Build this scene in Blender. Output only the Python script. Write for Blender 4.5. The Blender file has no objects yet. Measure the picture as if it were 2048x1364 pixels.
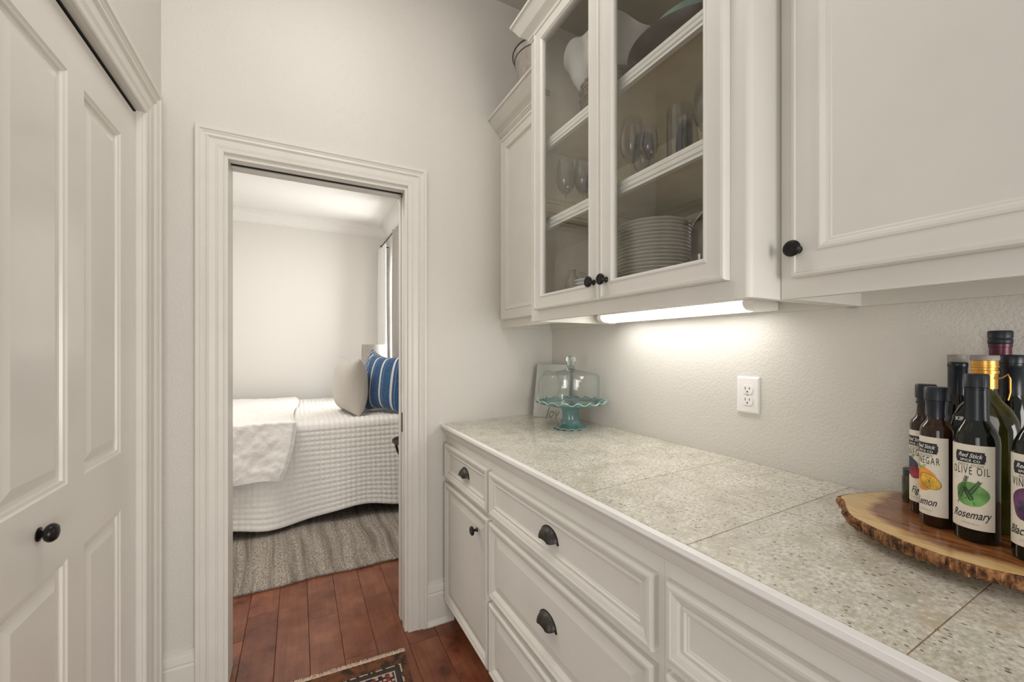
import bpy, bmesh, math, random
from mathutils import Vector, Matrix, noise
random.seed(7)
SC = bpy.context.scene
COL = SC.collection
PI = math.pi
# ------------------------------------------------------------------ camera, world, lights, exposure
F_PX = 814.4
cam_d = bpy.data.cameras.new('camera'); cam = bpy.data.objects.new('camera', cam_d); COL.objects.link(cam)
cam.location = (0, 0, 1.30); cam.rotation_euler = (PI/2, 0, -math.radians(27.669))
cam_d.sensor_width = 36; cam_d.lens = F_PX/2048*36; cam_d.shift_y = (696.15-682)/2048
cam_d.clip_start = 0.02; cam_d.clip_end = 60
SC.camera = cam
SC.view_settings.view_transform = 'Standard'; SC.view_settings.look = 'None'
SC.view_settings.exposure = 0.44; SC.view_settings.gamma = 1; SC.view_settings.use_curve_mapping = False
W = bpy.data.worlds.new('world'); SC.world = W; W.use_nodes = True
W.node_tree.nodes['Background'].inputs[0].default_value = (1.0, 0.96, 0.92, 1)
W.node_tree.nodes['Background'].inputs[1].default_value = 0.34
def area(name, loc, target, sx, sy, power, col=(1, .95, .88)):
    l = bpy.data.lights.new(name, 'AREA'); l.shape = 'RECTANGLE'; l.size = sx; l.size_y = sy
    l.energy = power; l.color = col
    o = bpy.data.objects.new(name, l); COL.objects.link(o); o.location = loc
    o.rotation_euler = (Vector(target)-Vector(loc)).to_track_quat('-Z', 'Y').to_euler()
    return o
area('rear_fill_light', (0.70, -3.1, 1.15), (-0.15, 1.8, 0.85), 2.0, 1.5, 70, (1, .965, .935))  # unseen fill added behind the camera, on the kitchen side
area('side_fill_light', (-2.5, -0.9, 1.25), (0.7, 1.15, 1.05), 1.3, 1.6, 5, (1, .965, .935)).data.spread = math.radians(85)  # added fill, placed in an invented room left of the hall
area('hall_ceiling_light', (0.10, 1.0, 3.02), (0.10, 1.0, 0), 0.45, 0.45, 6, (1, .965, .93))
area('bedroom_window_light', (1.30, 4.52, 1.55), (-0.6, 4.3, 1.45), 0.62, 1.9, 46, (1, .985, .96))
area('bedroom_fill_light', (-0.5, 2.9, 2.68), (-0.3, 3.3, 0), 1.1, 1.1, 24, (1, .96, .91))  # added fill that brightens the near side of the bed
UC_POWER = 8.5     # emission of the strip light's diffuser

# ------------------------------------------------------------------ materials
def mat(name, col, rough=.5, metal=0, bump=None, var=None, spec=.5, coat=0, trans=0, ior=1.45, sheen=0):
    m = bpy.data.materials.new(name); m.use_nodes = True; nt = m.node_tree; p = nt.nodes['Principled BSDF']
    p.inputs['Base Color'].default_value = (*col, 1); p.inputs['Roughness'].default_value = rough
    p.inputs['Metallic'].default_value = metal; p.inputs['Specular IOR Level'].default_value = spec
    p.inputs['Coat Weight'].default_value = coat; p.inputs['Transmission Weight'].default_value = trans
    p.inputs['IOR'].default_value = ior; p.inputs['Sheen Weight'].default_value = sheen
    tc = nt.nodes.new('ShaderNodeTexCoord')
    if var:   # (scale, amount, detail)
        n = nt.nodes.new('ShaderNodeTexNoise'); n.inputs['Scale'].default_value = var[0]; n.inputs['Detail'].default_value = 4
        nt.links.new(tc.outputs['Object'], n.inputs['Vector'])
        r = nt.nodes.new('ShaderNodeValToRGB'); a = var[1]
        r.color_ramp.elements[0].position = .3; r.color_ramp.elements[1].position = .7
        r.color_ramp.elements[0].color = (*[max(0, c*(1-a)) for c in col], 1)
        r.color_ramp.elements[1].color = (*[min(1, c*(1+a)) for c in col], 1)
        nt.links.new(n.outputs['Fac'], r.inputs[0]); nt.links.new(r.outputs[0], p.inputs['Base Color'])
    if bump:  # (scale, strength, distance)
        n = nt.nodes.new('ShaderNodeTexNoise'); n.inputs['Scale'].default_value = bump[0]; n.inputs['Detail'].default_value = 2.5
        nt.links.new(tc.outputs['Object'], n.inputs['Vector'])
        b = nt.nodes.new('ShaderNodeBump'); b.inputs['Strength'].default_value = bump[1]; b.inputs['Distance'].default_value = bump[2]
        nt.links.new(n.outputs['Fac'], b.inputs['Height']); nt.links.new(b.outputs[0], p.inputs['Normal'])
    return m
class NT:
    """tiny node helper"""
    def __init__(s, m): s.m = m; s.t = m.node_tree; s.p = s.t.nodes['Principled BSDF']
    def n(s, typ, ins=None, **kw):
        x = s.t.nodes.new(typ)
        for k, v in kw.items(): setattr(x, k, v)
        for k, v in (ins or {}).items():
            if isinstance(v, bpy.types.NodeSocket): s.t.links.new(v, x.inputs[k])
            else: x.inputs[k].default_value = v
        return x
    def ramp(s, fac, stops, interp='LINEAR'):
        r = s.t.nodes.new('ShaderNodeValToRGB'); cr = r.color_ramp; cr.interpolation = interp
        while len(cr.elements) < len(stops): cr.elements.new(.5)
        for e, (q, c) in zip(cr.elements, stops): e.position = q; e.color = (*c, 1) if len(c) == 3 else c
        s.t.links.new(fac, r.inputs[0]); return r.outputs[0]
    def mix(s, fac, a, b, bt='MIX'):
        x = s.t.nodes.new('ShaderNodeMix'); x.data_type = 'RGBA'; x.blend_type = bt
        for i, v in ((0, fac), (6, a), (7, b)):
            if isinstance(v, bpy.types.NodeSocket): s.t.links.new(v, x.inputs[i])
            elif i == 0: x.inputs[i].default_value = v
            else: x.inputs[i].default_value = (*v, 1)
        return x.outputs[2]
    def math(s, op, a, b=0.0):
        x = s.t.nodes.new('ShaderNodeMath'); x.operation = op
        for i, v in ((0, a), (1, b)):
            if isinstance(v, bpy.types.NodeSocket): s.t.links.new(v, x.inputs[i])
            else: x.inputs[i].default_value = v
        return x.outputs[0]
    def coord(s, kind='Object', scale=(1, 1, 1), rot=(0, 0, 0), loc=(0, 0, 0)):
        tc = s.n('ShaderNodeTexCoord'); mp = s.n('ShaderNodeMapping', {0: tc.outputs[kind], 'Scale': scale, 'Rotation': rot, 'Location': loc})
        return mp.outputs[0]
    def link(s, a, name): s.t.links.new(a, s.p.inputs[name])
    def bump(s, h, st=.5, d=.002):
        b = s.n('ShaderNodeBump', {'Height': h, 'Strength': st, 'Distance': d}); s.link(b.outputs[0], 'Normal')

M = {}
PAINT = (.735, .71, .652)
M['paint'] = mat('trim_paint', PAINT, .38, var=(9, .02), bump=(60, .06, .001))
M['door_paint'] = mat('door_paint', (.79, .758, .70), .22, var=(5, .02), bump=(45, .05, .001))
M['cab'] = mat('cabinet_paint', (.71, .688, .63), .42, var=(7, .025), bump=(80, .08, .001))
M['wall'] = mat('orange_peel_wall', (.695, .668, .615), .42, bump=(165, .6, .0026), var=(3, .015))
M['ceil'] = mat('ceiling_paint', (.60, .57, .53), .8, bump=(90, .2, .002))
M['bedwall'] = mat('bedroom_wall_paint', (.76, .735, .70), .6, bump=(150, .15, .001))
M['bedceil'] = mat('bedroom_ceiling_paint', (.82, .80, .77), .8, bump=(90, .1, .001))
M['inside'] = mat('cabinet_inside', (.66, .585, .43), .5, var=(14, .06), bump=(90, .1, .001))
M['black'] = mat('oiled_bronze', (.012, .011, .011), .3, metal=.3, var=(40, .3))
M['bronze'] = mat('worn_bronze', (.055, .047, .042), .42, metal=.6, var=(60, .35), bump=(300, .15, .0005))
M['dark'] = mat('dark_gap', (.02, .018, .016), .8, var=(20, .1))
M['trimwhite'] = mat('counter_edge_paint', (.92, .90, .87), .4, var=(9, .02))
M['grout'] = mat('grout', (.47, .36, .25), .9, var=(60, .15))
M['white'] = mat('white_plastic', (.87, .85, .82), .3, var=(20, .01))
M['chrome'] = mat('screw_metal', (.6, .58, .55), .3, metal=1, var=(30, .05))
M['china'] = mat('cream_china', (.66, .62, .55), .25, var=(30, .03))
M['chinawhite'] = mat('white_china', (.78, .77, .75), .18, var=(30, .02))
M['silver'] = mat('silver', (.55, .54, .52), .25, metal=1, var=(30, .08), bump=(260, .3, .001))
M['pewter'] = mat('brushed_tin', (.50, .47, .44), .38, metal=.9, var=(50, .12), bump=(120, .2, .001))
M['teal'] = mat('teal_glaze', (.13, .255, .25), .14, var=(14, .35), coat=.5)
M['tealrim'] = mat('pale_glazed_edge', (.42, .53, .48), .2, var=(20, .15))
M['green_glaze'] = mat('green_glaze', (.15, .26, .20), .15, var=(10, .3), coat=.4)
M['terra'] = mat('brown_pottery', (.20, .14, .10), .45, var=(20, .2))
M['tray'] = mat('dark_wood_bowl', (.05, .033, .022), .4, var=(20, .3), bump=(50, .2, .001))
M['rattan'] = mat('rattan', (.17, .125, .075), .7, var=(40, .4), bump=(120, .5, .003))
M['label'] = mat('paper_label', (.74, .68, .57), .65, var=(60, .03))
M['ink'] = mat('black_print', (.018, .02, .025), .6, var=(50, .1))
M['inkgrey'] = mat('grey_print', (.16, .15, .14), .6, var=(50, .1))
M['labelwhite'] = mat('white_print', (.8, .78, .72), .6, var=(50, .03))
M['cap'] = mat('black_plastic_cap', (.012, .017, .024), .38, var=(60, .2), bump=(90, .1, .0005))
M['sleeve'] = mat('dark_blue_shrink_sleeve', (.010, .014, .021), .3, var=(40, .3), bump=(60, .25, .001))
M['glassbrown'] = mat('amber_glass', (.03, .012, .005), .06, var=(20, .3), coat=.1, trans=.15)
M['glassgreen'] = mat('dark_green_glass', (.006, .007, .004), .05, var=(20, .4), coat=.1)
M['glassolive'] = mat('olive_bottle', (.028, .026, .005), .07, var=(16, .6), coat=.2)
M['burgundy'] = mat('burgundy_foil', (.085, .012, .028), .32, metal=.2, var=(30, .2))
M['gold'] = mat('gold_cap', (.62, .33, .07), .3, metal=.7, var=(30, .12))
M['capgrey'] = mat('grey_stopper', (.30, .27, .24), .5, var=(60, .2))
M['gdark'] = mat('sage_print', (.03, .06, .035), .6, var=(60, .3))
M['ggreen'] = mat('green_watercolour', (.16, .36, .10), .65, var=(60, .35))
M['gyellow'] = mat('yellow_watercolour', (.72, .42, .05), .65, var=(70, .3))
M['gorange'] = mat('orange_watercolour', (.75, .30, .05), .65, var=(70, .2))
M['gred'] = mat('fig_red_print', (.30, .04, .05), .65, var=(90, .3))
M['gpurple'] = mat('purple_watercolour', (.13, .05, .12), .65, var=(70, .4))
M['gnavy'] = mat('fig_blue_print', (.05, .05, .10), .65, var=(70, .4))
M['linen'] = mat('beige_linen', (.50, .465, .41), .9, var=(120, .08), bump=(300, .4, .002), sheen=.3)
M['throw'] = mat('white_crinkled_throw', (.82, .80, .77), .9, var=(20, .03), bump=(26, .55, .012), sheen=.2)
M['quilt'] = mat('white_quilt', (.80, .78, .745), .85, var=(30, .02), bump=(160, .2, .002), sheen=.2)
M['sheer'] = mat('white_curtain', (.84, .83, .81), .9, var=(20, .02), bump=(120, .1, .001), trans=0)
M['drape'] = mat('grey_curtain', (.44, .42, .385), .9, var=(60, .06), bump=(200, .2, .001))
M['shade'] = mat('linen_shade', (.38, .36, .325), .9, var=(90, .2), bump=(200, .5, .002))
M['blackmetal'] = mat('dark_table_metal', (.05, .045, .04), .4, metal=.5, var=(30, .2))
M['plaque'] = mat('grey_green_plaque', (.50, .51, .46), .6, var=(9, .14), bump=(30, .25, .002))
M['plaqueedge'] = mat('plaque_edge', (.24, .22, .18), .7, var=(20, .2))
M['fringe'] = mat('cream_fringe', (.55, .42, .31), .95, var=(60, .2))

def thin_glass(name, tint, rough=.0, boost=1.0, ior=1.5, edge=None, f0=.04):
    m = bpy.data.materials.new(name); m.use_nodes = True; t = m.node_tree; t.nodes.remove(t.nodes['Principled BSDF'])
    out = t.nodes['Material Output']; tr = t.nodes.new('ShaderNodeBsdfTransparent'); gl = t.nodes.new('ShaderNodeBsdfGlossy')
    tr.inputs[0].default_value = (*tint, 1); gl.inputs['Roughness'].default_value = rough; gl.inputs[0].default_value = (boost, boost, boost, 1)
    lw = t.nodes.new('ShaderNodeLayerWeight'); lw.inputs[0].default_value = .5
    def mth(op, a, b):
        x = t.nodes.new('ShaderNodeMath'); x.operation = op
        for i, v in ((0, a), (1, b)):
            if isinstance(v, bpy.types.NodeSocket): t.links.new(v, x.inputs[i])
            else: x.inputs[i].default_value = v
        return x.outputs[0]
    fr = mth('ADD', f0, mth('MULTIPLY', .9, mth('POWER', lw.outputs['Facing'], 4.2)))
    if edge:
        mc = t.nodes.new('ShaderNodeMix'); mc.data_type = 'RGBA'; t.links.new(mth('POWER', lw.outputs['Facing'], 3.6), mc.inputs[0])
        mc.inputs[6].default_value = (*tint, 1); mc.inputs[7].default_value = (*edge, 1); t.links.new(mc.outputs[2], tr.inputs[0])
    mx = t.nodes.new('ShaderNodeMixShader'); t.links.new(fr, mx.inputs[0]); t.links.new(tr.outputs[0], mx.inputs[1]); t.links.new(gl.outputs[0], mx.inputs[2])
    t.links.new(mx.outputs[0], out.inputs[0]); return m
M['pane'] = thin_glass('window_glass', (.985, .99, .985), f0=.035)
M['dome'] = thin_glass('dome_glass', (.955, .972, .968), edge=(.38, .50, .50), f0=.05)
M['crystal'] = thin_glass('drinking_glass', (.992, .992, .99), edge=(.72, .73, .70), f0=.035)
def solid_glass():
    m = mat('solid_clear_glass', (.80, .90, .90), .02, trans=1, ior=1.45, var=(30, .04)); return m
M['knobglass'] = solid_glass()
def emis(name, col, st):
    m = bpy.data.materials.new(name); m.use_nodes = True; p = m.node_tree.nodes['Principled BSDF']
    p.inputs['Base Color'].default_value = (.9, .9, .88, 1); p.inputs['Emission Color'].default_value = (*col, 1); p.inputs['Emission Strength'].default_value = st
    return m
M['diffuser'] = emis('lit_diffuser', (1, .975, .945), UC_POWER)

def granite():
    m = mat('granite_tile', (.6, .58, .5), .12, coat=.3); g = NT(m)
    oi = g.n('ShaderNodeObjectInfo'); tc = g.n('ShaderNodeTexCoord')
    off = g.n('ShaderNodeVectorMath', {0: tc.outputs['Object'], 1: oi.outputs['Random']}, operation='ADD')
    v = off.outputs[0]
    cloud = g.n('ShaderNodeTexNoise', {'Vector': v, 'Scale': 11, 'Detail': 5, 'Roughness': .6}).outputs['Fac']
    fine = g.n('ShaderNodeTexNoise', {'Vector': v, 'Scale': 130, 'Detail': 4, 'Roughness': .7}).outputs['Fac']
    base = g.ramp(cloud, [(.3, (.47, .435, .345)), (.46, (.67, .645, .55)), (.62, (.76, .735, .655)), (.78, (.84, .82, .76))])
    base = g.mix(g.ramp(fine, [(.38, (1, 1, 1)), (.56, (0, 0, 0))]), base, (.50, .45, .35))
    base = g.mix(g.ramp(fine, [(.60, (0, 0, 0)), (.68, (1, 1, 1))]), base, (.88, .86, .81))
    mp = g.n('ShaderNodeMapping', {0: v, 'Scale': (1.0, .55, 1), 'Rotation': (0, 0, .35)})
    vo = g.n('ShaderNodeTexVoronoi', {'Vector': mp.outputs[0], 'Scale': 185, 'Randomness': 1}).outputs
    rnd = g.n('ShaderNodeSeparateColor', {0: vo['Color']}).outputs[0]
    sp = g.math('MULTIPLY', g.math('LESS_THAN', g.math('ADD', vo['Distance'], g.math('MULTIPLY', fine, .35)), .44), g.math('GREATER_THAN', rnd, .80))
    base = g.mix(g.math('MULTIPLY', sp, .88), base, (.10, .075, .065))
    big = g.n('ShaderNodeTexNoise', {'Vector': v, 'Scale': 26, 'Detail': 6, 'Roughness': .75}).outputs['Fac']
    base = g.mix(g.ramp(big, [(.58, (0, 0, 0)), (.70, (.5, .5, .5))]), base, (.30, .27, .22))
    g.link(base, 'Base Color'); return m
M['granite'] = granite()
def plank_mat():
    m = mat('stained_maple_plank', (.2, .06, .035), .24, coat=.15); g = NT(m)
    oi = g.n('ShaderNodeObjectInfo'); tc = g.n('ShaderNodeTexCoord')
    off = g.n('ShaderNodeVectorMath', {0: tc.outputs['Object'], 1: g.math('MULTIPLY', oi.outputs['Random'], 7.0)}, operation='ADD').outputs[0]
    cl = g.n('ShaderNodeTexNoise', {'Vector': off, 'Scale': 7, 'Detail': 4, 'Roughness': .6}).outputs['Fac']
    mp = g.n('ShaderNodeMapping', {0: off, 'Scale': (60, 3.5, 10)}).outputs[0]
    gr = g.n('ShaderNodeTexNoise', {'Vector': mp, 'Scale': 1, 'Detail': 4}).outputs['Fac']
    c = g.ramp(cl, [(.30, (.095, .028, .013)), (.42, (.185, .056, .026)), (.56, (.23, .076, .036)), (.72, (.29, .108, .052))])
    c = g.mix(g.ramp(gr, [(.35, (.28, .28, .28)), (.65, (0, 0, 0))]), c, (.06, .018, .01))
    hv = g.n('ShaderNodeHueSaturation', {'Color': c, 'Value': g.math('ADD', .82, g.math('MULTIPLY', oi.outputs['Random'], .36))}).outputs[0]
    g.link(hv, 'Base Color'); g.bump(cl, .1, .002); return m
M['plank'] = plank_mat()
def slab_mat():
    m = mat('olive_wood', (.5, .3, .12), .25, coat=.35); g = NT(m)
    v = g.coord('Object', (1, 1, 1))
    warp = g.n('ShaderNodeTexNoise', {'Vector': v, 'Scale': 9, 'Detail': 3}).outputs['Color']
    vw = g.n('ShaderNodeVectorMath', {0: v, 1: g.n('ShaderNodeVectorMath', {0: warp, 'Scale': .10}, operation='SCALE').outputs[0]}, operation='ADD').outputs[0]
    sx = g.n('ShaderNodeSeparateXYZ', {0: vw}).outputs
    d = g.math('SQRT', g.math('ADD', g.math('POWER', g.math('DIVIDE', g.math('SUBTRACT', sx[0], .100), .235), 2.0), g.math('POWER', g.math('DIVIDE', g.math('SUBTRACT', sx[1], .030), .205), 2.0)))
    mp = g.n('ShaderNodeMapping', {0: vw, 'Scale': (85, 9, 20), 'Rotation': (0, 0, .9)}).outputs[0]
    gr = g.n('ShaderNodeTexNoise', {'Vector': mp, 'Scale': 1, 'Detail': 5}).outputs['Fac']
    heart = g.ramp(gr, [(.25, (.085, .025, .010)), (.45, (.21, .070, .022)), (.62, (.33, .125, .038)), (.8, (.42, .18, .06))])
    sap = g.ramp(gr, [(.25, (.58, .36, .13)), (.75, (.80, .55, .24))])
    edge = g.ramp(d, [(.80, (0, 0, 0)), (.90, (1, 1, 1))])
    g.link(g.mix(edge, heart, sap), 'Base Color'); return m
M['slab'] = slab_mat()
def bark_mat():
    m = mat('bark', (.2, .1, .04), .85); g = NT(m)
    v = g.coord('Object', (1, 1, .45))
    a = g.n('ShaderNodeTexNoise', {'Vector': v, 'Scale': 90, 'Detail': 5, 'Roughness': .7}).outputs['Fac']
    g.link(g.ramp(a, [(.36, (.018, .009, .005)), (.47, (.13, .055, .022)), (.58, (.36, .165, .06)), (.70, (.55, .34, .17))]), 'Base Color')
    g.bump(a, .9, .006); return m
M['bark'] = bark_mat()
def jute():
    m = mat('braided_jute', (.4, .36, .31), .95); g = NT(m)
    v = g.coord('Object'); w0 = g.n('ShaderNodeTexNoise', {'Vector': v, 'Scale': 1.3, 'Detail': 1}).outputs['Color']
    vw = g.n('ShaderNodeVectorMath', {0: v, 1: g.n('ShaderNodeVectorMath', {0: w0, 'Scale': .16}, operation='SCALE').outputs[0]}, operation='ADD').outputs[0]
    mp = g.n('ShaderNodeMapping', {0: vw, 'Scale': (24, .9, 1), 'Rotation': (0, 0, .12)}).outputs[0]
    band = g.n('ShaderNodeTexNoise', {'Vector': mp, 'Scale': 1, 'Detail': 3}).outputs['Fac']
    fine = g.n('ShaderNodeTexNoise', {'Vector': g.n('ShaderNodeMapping', {0: vw, 'Scale': (1, .45, 1)}).outputs[0], 'Scale': 170, 'Detail': 3}).outputs['Fac']
    c = g.ramp(band, [(.30, (.17, .14, .115)), (.45, (.33, .29, .245)), (.62, (.47, .42, .365)), (.75, (.38, .30, .22))])
    c = g.mix(g.ramp(fine, [(.38, (.85, .85, .85)), (.58, (0, 0, 0))]), c, (.13, .105, .085))
    g.link(c, 'Base Color')
    wv = g.n('ShaderNodeTexWave', {'Vector': vw, 'Scale': 15, 'Distortion': .5, 'Detail': 2}, bands_direction='X').outputs['Fac']
    g.bump(g.math('ADD', g.math('MULTIPLY', wv, .5), fine), .7, .005); return m
M['jute'] = jute()
def persian():
    m = mat('patterned_wool', (.1, .04, .03), .95); g = NT(m)
    tc = g.n('ShaderNodeTexCoord'); s = g.n('ShaderNodeSeparateXYZ', {0: tc.outputs['Object']}).outputs
    # object origin at the rug's far right corner: x runs left (negative), y towards camera (negative)
    dx = g.math('MULTIPLY', s[0], -1.0); dy = g.math('MULTIPLY', s[1], -1.0)
    d = g.math('MINIMUM', dx, g.math('SUBTRACT', dy, .035))
    no = g.n('ShaderNodeTexNoise', {'Vector': tc.outputs['Object'], 'Scale': 34, 'Detail': 3}).outputs['Fac']
    ch = g.n('ShaderNodeTexVoronoi', {'Vector': tc.outputs['Object'], 'Scale': 62}, distance='CHEBYCHEV').outputs
    rust = g.ramp(no, [(.38, (.035, .018, .012)), (.5, (.10, .04, .018)), (.62, (.16, .055, .02))])
    navy = g.ramp(ch['Distance'], [(.22, (.45, .36, .28)), (.30, (.22, .05, .03)), (.42, (.02, .018, .03))], 'CONSTANT')
    edge = g.ramp(ch['Distance'], [(.30, (.03, .02, .02)), (.36, (.40, .36, .28))], 'CONSTANT')
    sel1 = g.math('GREATER_THAN', d, .030); sel2 = g.math('GREATER_THAN', d, .040); sel3 = g.math('GREATER_THAN', d, .056); sel4 = g.math('GREATER_THAN', d, .061)
    c = g.mix(sel1, rust, (.03, .022, .018)); c = g.mix(sel2, c, (.045, .03, .022)); c = g.mix(sel3, c, (.42, .37, .30)); c = g.mix(sel4, c, navy)
    hem = g.math('MULTIPLY', g.math('GREATER_THAN', d, .028), g.math('LESS_THAN', d, .034)); c = g.mix(hem, c, edge)
    g.link(c, 'Base Color'); g.bump(no, .4, .003); return m
M['persian'] = persian()
def stripes(axis, base, line, freq):
    m = mat('striped_cotton', base, .9, sheen=.2); g = NT(m)
    tc = g.n('ShaderNodeTexCoord'); s = g.n('ShaderNodeSeparateXYZ', {0: tc.outputs['Object']}).outputs[axis]
    fr = g.math('FRACT', g.math('ADD', g.math('MULTIPLY', s, freq), 10.25))
    no = g.n('ShaderNodeTexNoise', {'Vector': tc.outputs['Object'], 'Scale': 60, 'Detail': 3}).outputs['Fac']
    b = g.ramp(no, [(.3, [c*.75 for c in base]), (.7, [c*1.25 for c in base])])
    c = g.ramp(fr, [(0, (0, 0, 0)), (.40, (1, 1, 1)), (.56, (0, 0, 0)), (.70, (.25, .25, .25)), (.74, (0, 0, 0))], 'CONSTANT')
    g.link(g.mix(c, b, line), 'Base Color'); g.bump(no, .4, .002); return m
M['stripe'] = stripes(0, (.035, .10, .225), (.66, .66, .65), 9.0)
M['stripe2'] = stripes(0, (.05, .10, .22), (.70, .70, .68), 22.0)

# ------------------------------------------------------------------ geometry helpers
def wloc(p):
    v = Vector((0, 0, 0))
    while p is not None: v += Vector(p.location); p = p.parent
    return v
class MB:
    def __init__(s): s.bm = bmesh.new()
    def v(s, p): return s.bm.verts.new(p)
    def f(s, vs):
        try: return s.bm.faces.new(vs)
        except ValueError: return None
    def box(s, x0, x1, y0, y1, z0, z1, m=None):
        P = [(x0, y0, z0), (x1, y0, z0), (x1, y1, z0), (x0, y1, z0), (x0, y0, z1), (x1, y0, z1), (x1, y1, z1), (x0, y1, z1)]
        if m: P = [m(*p) for p in P]
        q = [s.v(p) for p in P]
        for a in ((0, 1, 2, 3), (4, 5, 6, 7), (0, 1, 5, 4), (1, 2, 6, 5), (2, 3, 7, 6), (3, 0, 4, 7)): s.f([q[i] for i in a])
        return s
    def loft(s, rings, closed=True, cap0=False, cap1=False):
        R = [[s.v(p) for p in r] for r in rings]; n = len(R[0])
        for a, b in zip(R, R[1:]):
            for i in range(n if closed else n-1):
                j = (i+1) % n; s.f([a[i], a[j], b[j], b[i]])
        if cap0: s.f(R[0])
        if cap1: s.f(R[-1][::-1])
        return s
    def lathe(s, prof, c=(0, 0, 0), seg=32, axis=None, cap0=True, cap1=True, wav=None):
        """prof: (r, h); axis: Matrix 3x3 turning z to wanted direction"""
        R = []
        for r, h in prof:
            ring = []
            for i in range(seg):
                a = 2*PI*i/seg; rr, hh = (r, h) if not wav else wav(r, h, a)
                p = Vector((rr*math.cos(a), rr*math.sin(a), hh))
                if axis: p = axis @ p
                ring.append(p+Vector(c))
            R.append(ring)
        return s.loft(R, True, cap0, cap1)
    def tube(s, pts, r, seg=8, cap=True):
        pts = [Vector(p) for p in pts]; R = []
        rr = r if isinstance(r, (list, tuple)) else [r]*len(pts)
        for i, p in enumerate(pts):
            d = (pts[min(i+1, len(pts)-1)]-pts[max(i-1, 0)]).normalized()
            u = d.orthogonal().normalized() if i == 0 else (u0-d*u0.dot(d)).normalized()
            u0 = u; w = d.cross(u)
            R.append([p+(u*math.cos(2*PI*k/seg)+w*math.sin(2*PI*k/seg))*rr[i] for k in range(seg)])
        return s.loft(R, True, cap, cap)
    def build(s, name, m, parent=None, smooth=None, bevel=None, keep=False, **props):
        bmesh.ops.remove_doubles(s.bm, verts=s.bm.verts, dist=1e-6)
        bmesh.ops.recalc_face_normals(s.bm, faces=s.bm.faces)
        me = bpy.data.meshes.new(name)
        if parent is not None and not keep: bmesh.ops.translate(s.bm, verts=s.bm.verts, vec=-wloc(parent))
        s.bm.to_mesh(me); s.bm.free()
        me.materials.append(M[m] if isinstance(m, str) else m)
        o = bpy.data.objects.new(name, me); COL.objects.link(o)
        if parent is not None: o.parent = parent
        if bevel:
            b = o.modifiers.new('bevel', 'BEVEL'); b.width = bevel; b.segments = 2; b.limit_method = 'ANGLE'; b.angle_limit = .6
        if smooth is not None:
            me.polygons.foreach_set('use_smooth', [True]*len(me.polygons))
            if smooth > 0:
                try: me.set_sharp_from_angle(angle=math.radians(smooth))
                except Exception: pass
        for k, v in props.items(): o[k] = v
        return o
def thing(name, label, cat, loc=(0, 0, 0), group=None):
    o = bpy.data.objects.new(name, None); COL.objects.link(o); o.location = loc
    o['label'] = label; o['category'] = cat
    if group: o['group'] = group
    return o
def kids(o): return [c for c in bpy.data.objects if c.parent == o]
def dup(o, loc=None, label=None, rotz=None, parent=None, scale=None):
    ks = kids(o); c = o.copy(); COL.objects.link(c); c.parent = parent
    for k in ks: dup(k, parent=c)
    if loc is not None: c.location = loc
    if label: c['label'] = label
    if rotz is not None: c.rotation_euler = (0, 0, rotz)
    if scale: c.scale = scale
    return c
def struct(mb, name, m, parent=None, **k):
    o = mb.build(name, m, parent, **k)
    if parent is None: o['kind'] = 'structure'
    return o
class Fr:
    """local frame: a along, b up, n out"""
    def __init__(s, O, a, n, b=(0, 0, 1)): s.O = Vector(O); s.a = Vector(a).normalized(); s.n = Vector(n).normalized(); s.b = Vector(b)
    def __call__(s, a, n, b): return s.O+s.a*a+s.n*n+s.b*b
def panel(mb, fr, a0, a1, b0, b1, rings, close=True, back=True):
    R = []
    for i, h in rings:
        R.append([fr(a0+i, h, b0+i), fr(a1-i, h, b0+i), fr(a1-i, h, b1-i), fr(a0+i, h, b1-i)])
    mb.loft(R, True, back, close); return mb
def casing(mb, fr, a0, a1, b1, prof):
    R = []
    for i, h in prof:
        R.append([fr(a0+i, h, 0), fr(a0+i, h, b1-i), fr(a1-i, h, b1-i), fr(a1-i, h, 0)])
    mb.loft(R, False)
    for k in (0, 3): mb.f([mb.v(r[k]) for r in R])
    return mb
def sweep(mb, path, prof, closed=False):
    """path 2d list; prof (out, z); out is to the LEFT of travel"""
    P = [Vector(p) for p in path]; n = len(P); R = []
    for i, p in enumerate(P):
        d1 = (P[i]-P[i-1]).normalized() if i > 0 else None; d2 = (P[i+1]-P[i]).normalized() if i < n-1 else None
        n1 = Vector((-d1.y, d1.x)) if d1 else None; n2 = Vector((-d2.y, d2.x)) if d2 else None
        if n1 is None: m = n2
        elif n2 is None: m = n1
        else: m = (n1+n2)/(1+n1.dot(n2))
        R.append([(p.x+m.x*o, p.y+m.y*o, z) for o, z in prof])
    mb.loft(R, True, True, True); return mb

# ================================================================== SETTING
D = 1.878; XL = -.4367; XR = 1.2326; ZC = 3.077
DX0, DX1, DZ = -.250, .443, 2.035        # doorway to the bedroom
T = .13
BX, BYW, BZ = .955, 5.08, 2.74           # bedroom right wall, back wall, ceiling
b = MB(); b.box(-1.9, DX0-.0, D, D+T, 0, ZC); b.box(DX1, 1.6, D, D+T, 0, ZC); b.box(DX0, DX1, D, D+T, DZ, ZC)
struct(b, 'wall_end', 'wall')
b = MB(); b.box(XL-.12, XL, 1.690, D, 0, ZC); b.box(XL-.12, XL, .70, 1.690, 2.058, ZC); b.box(XL-.12, XL, .70, .86, 0, 2.058)  # near stretch left out, an invented opening that lets side light in
struct(b, 'wall_left', 'wall')
b = MB(); b.box(-.60, XL-.12, .70, D, 0, ZC); struct(b, 'closet_light_block', 'dark')  # unseen dark backing added to stop world light leaking round the closet door
b = MB(); b.box(XR, XR+.12, -1.1, D, 0, ZC); struct(b, 'wall_right', 'wall')
b = MB(); b.box(-.60, XR+.12, -1.1, D, ZC, ZC+.1); struct(b, 'ceiling', 'ceil')
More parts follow.
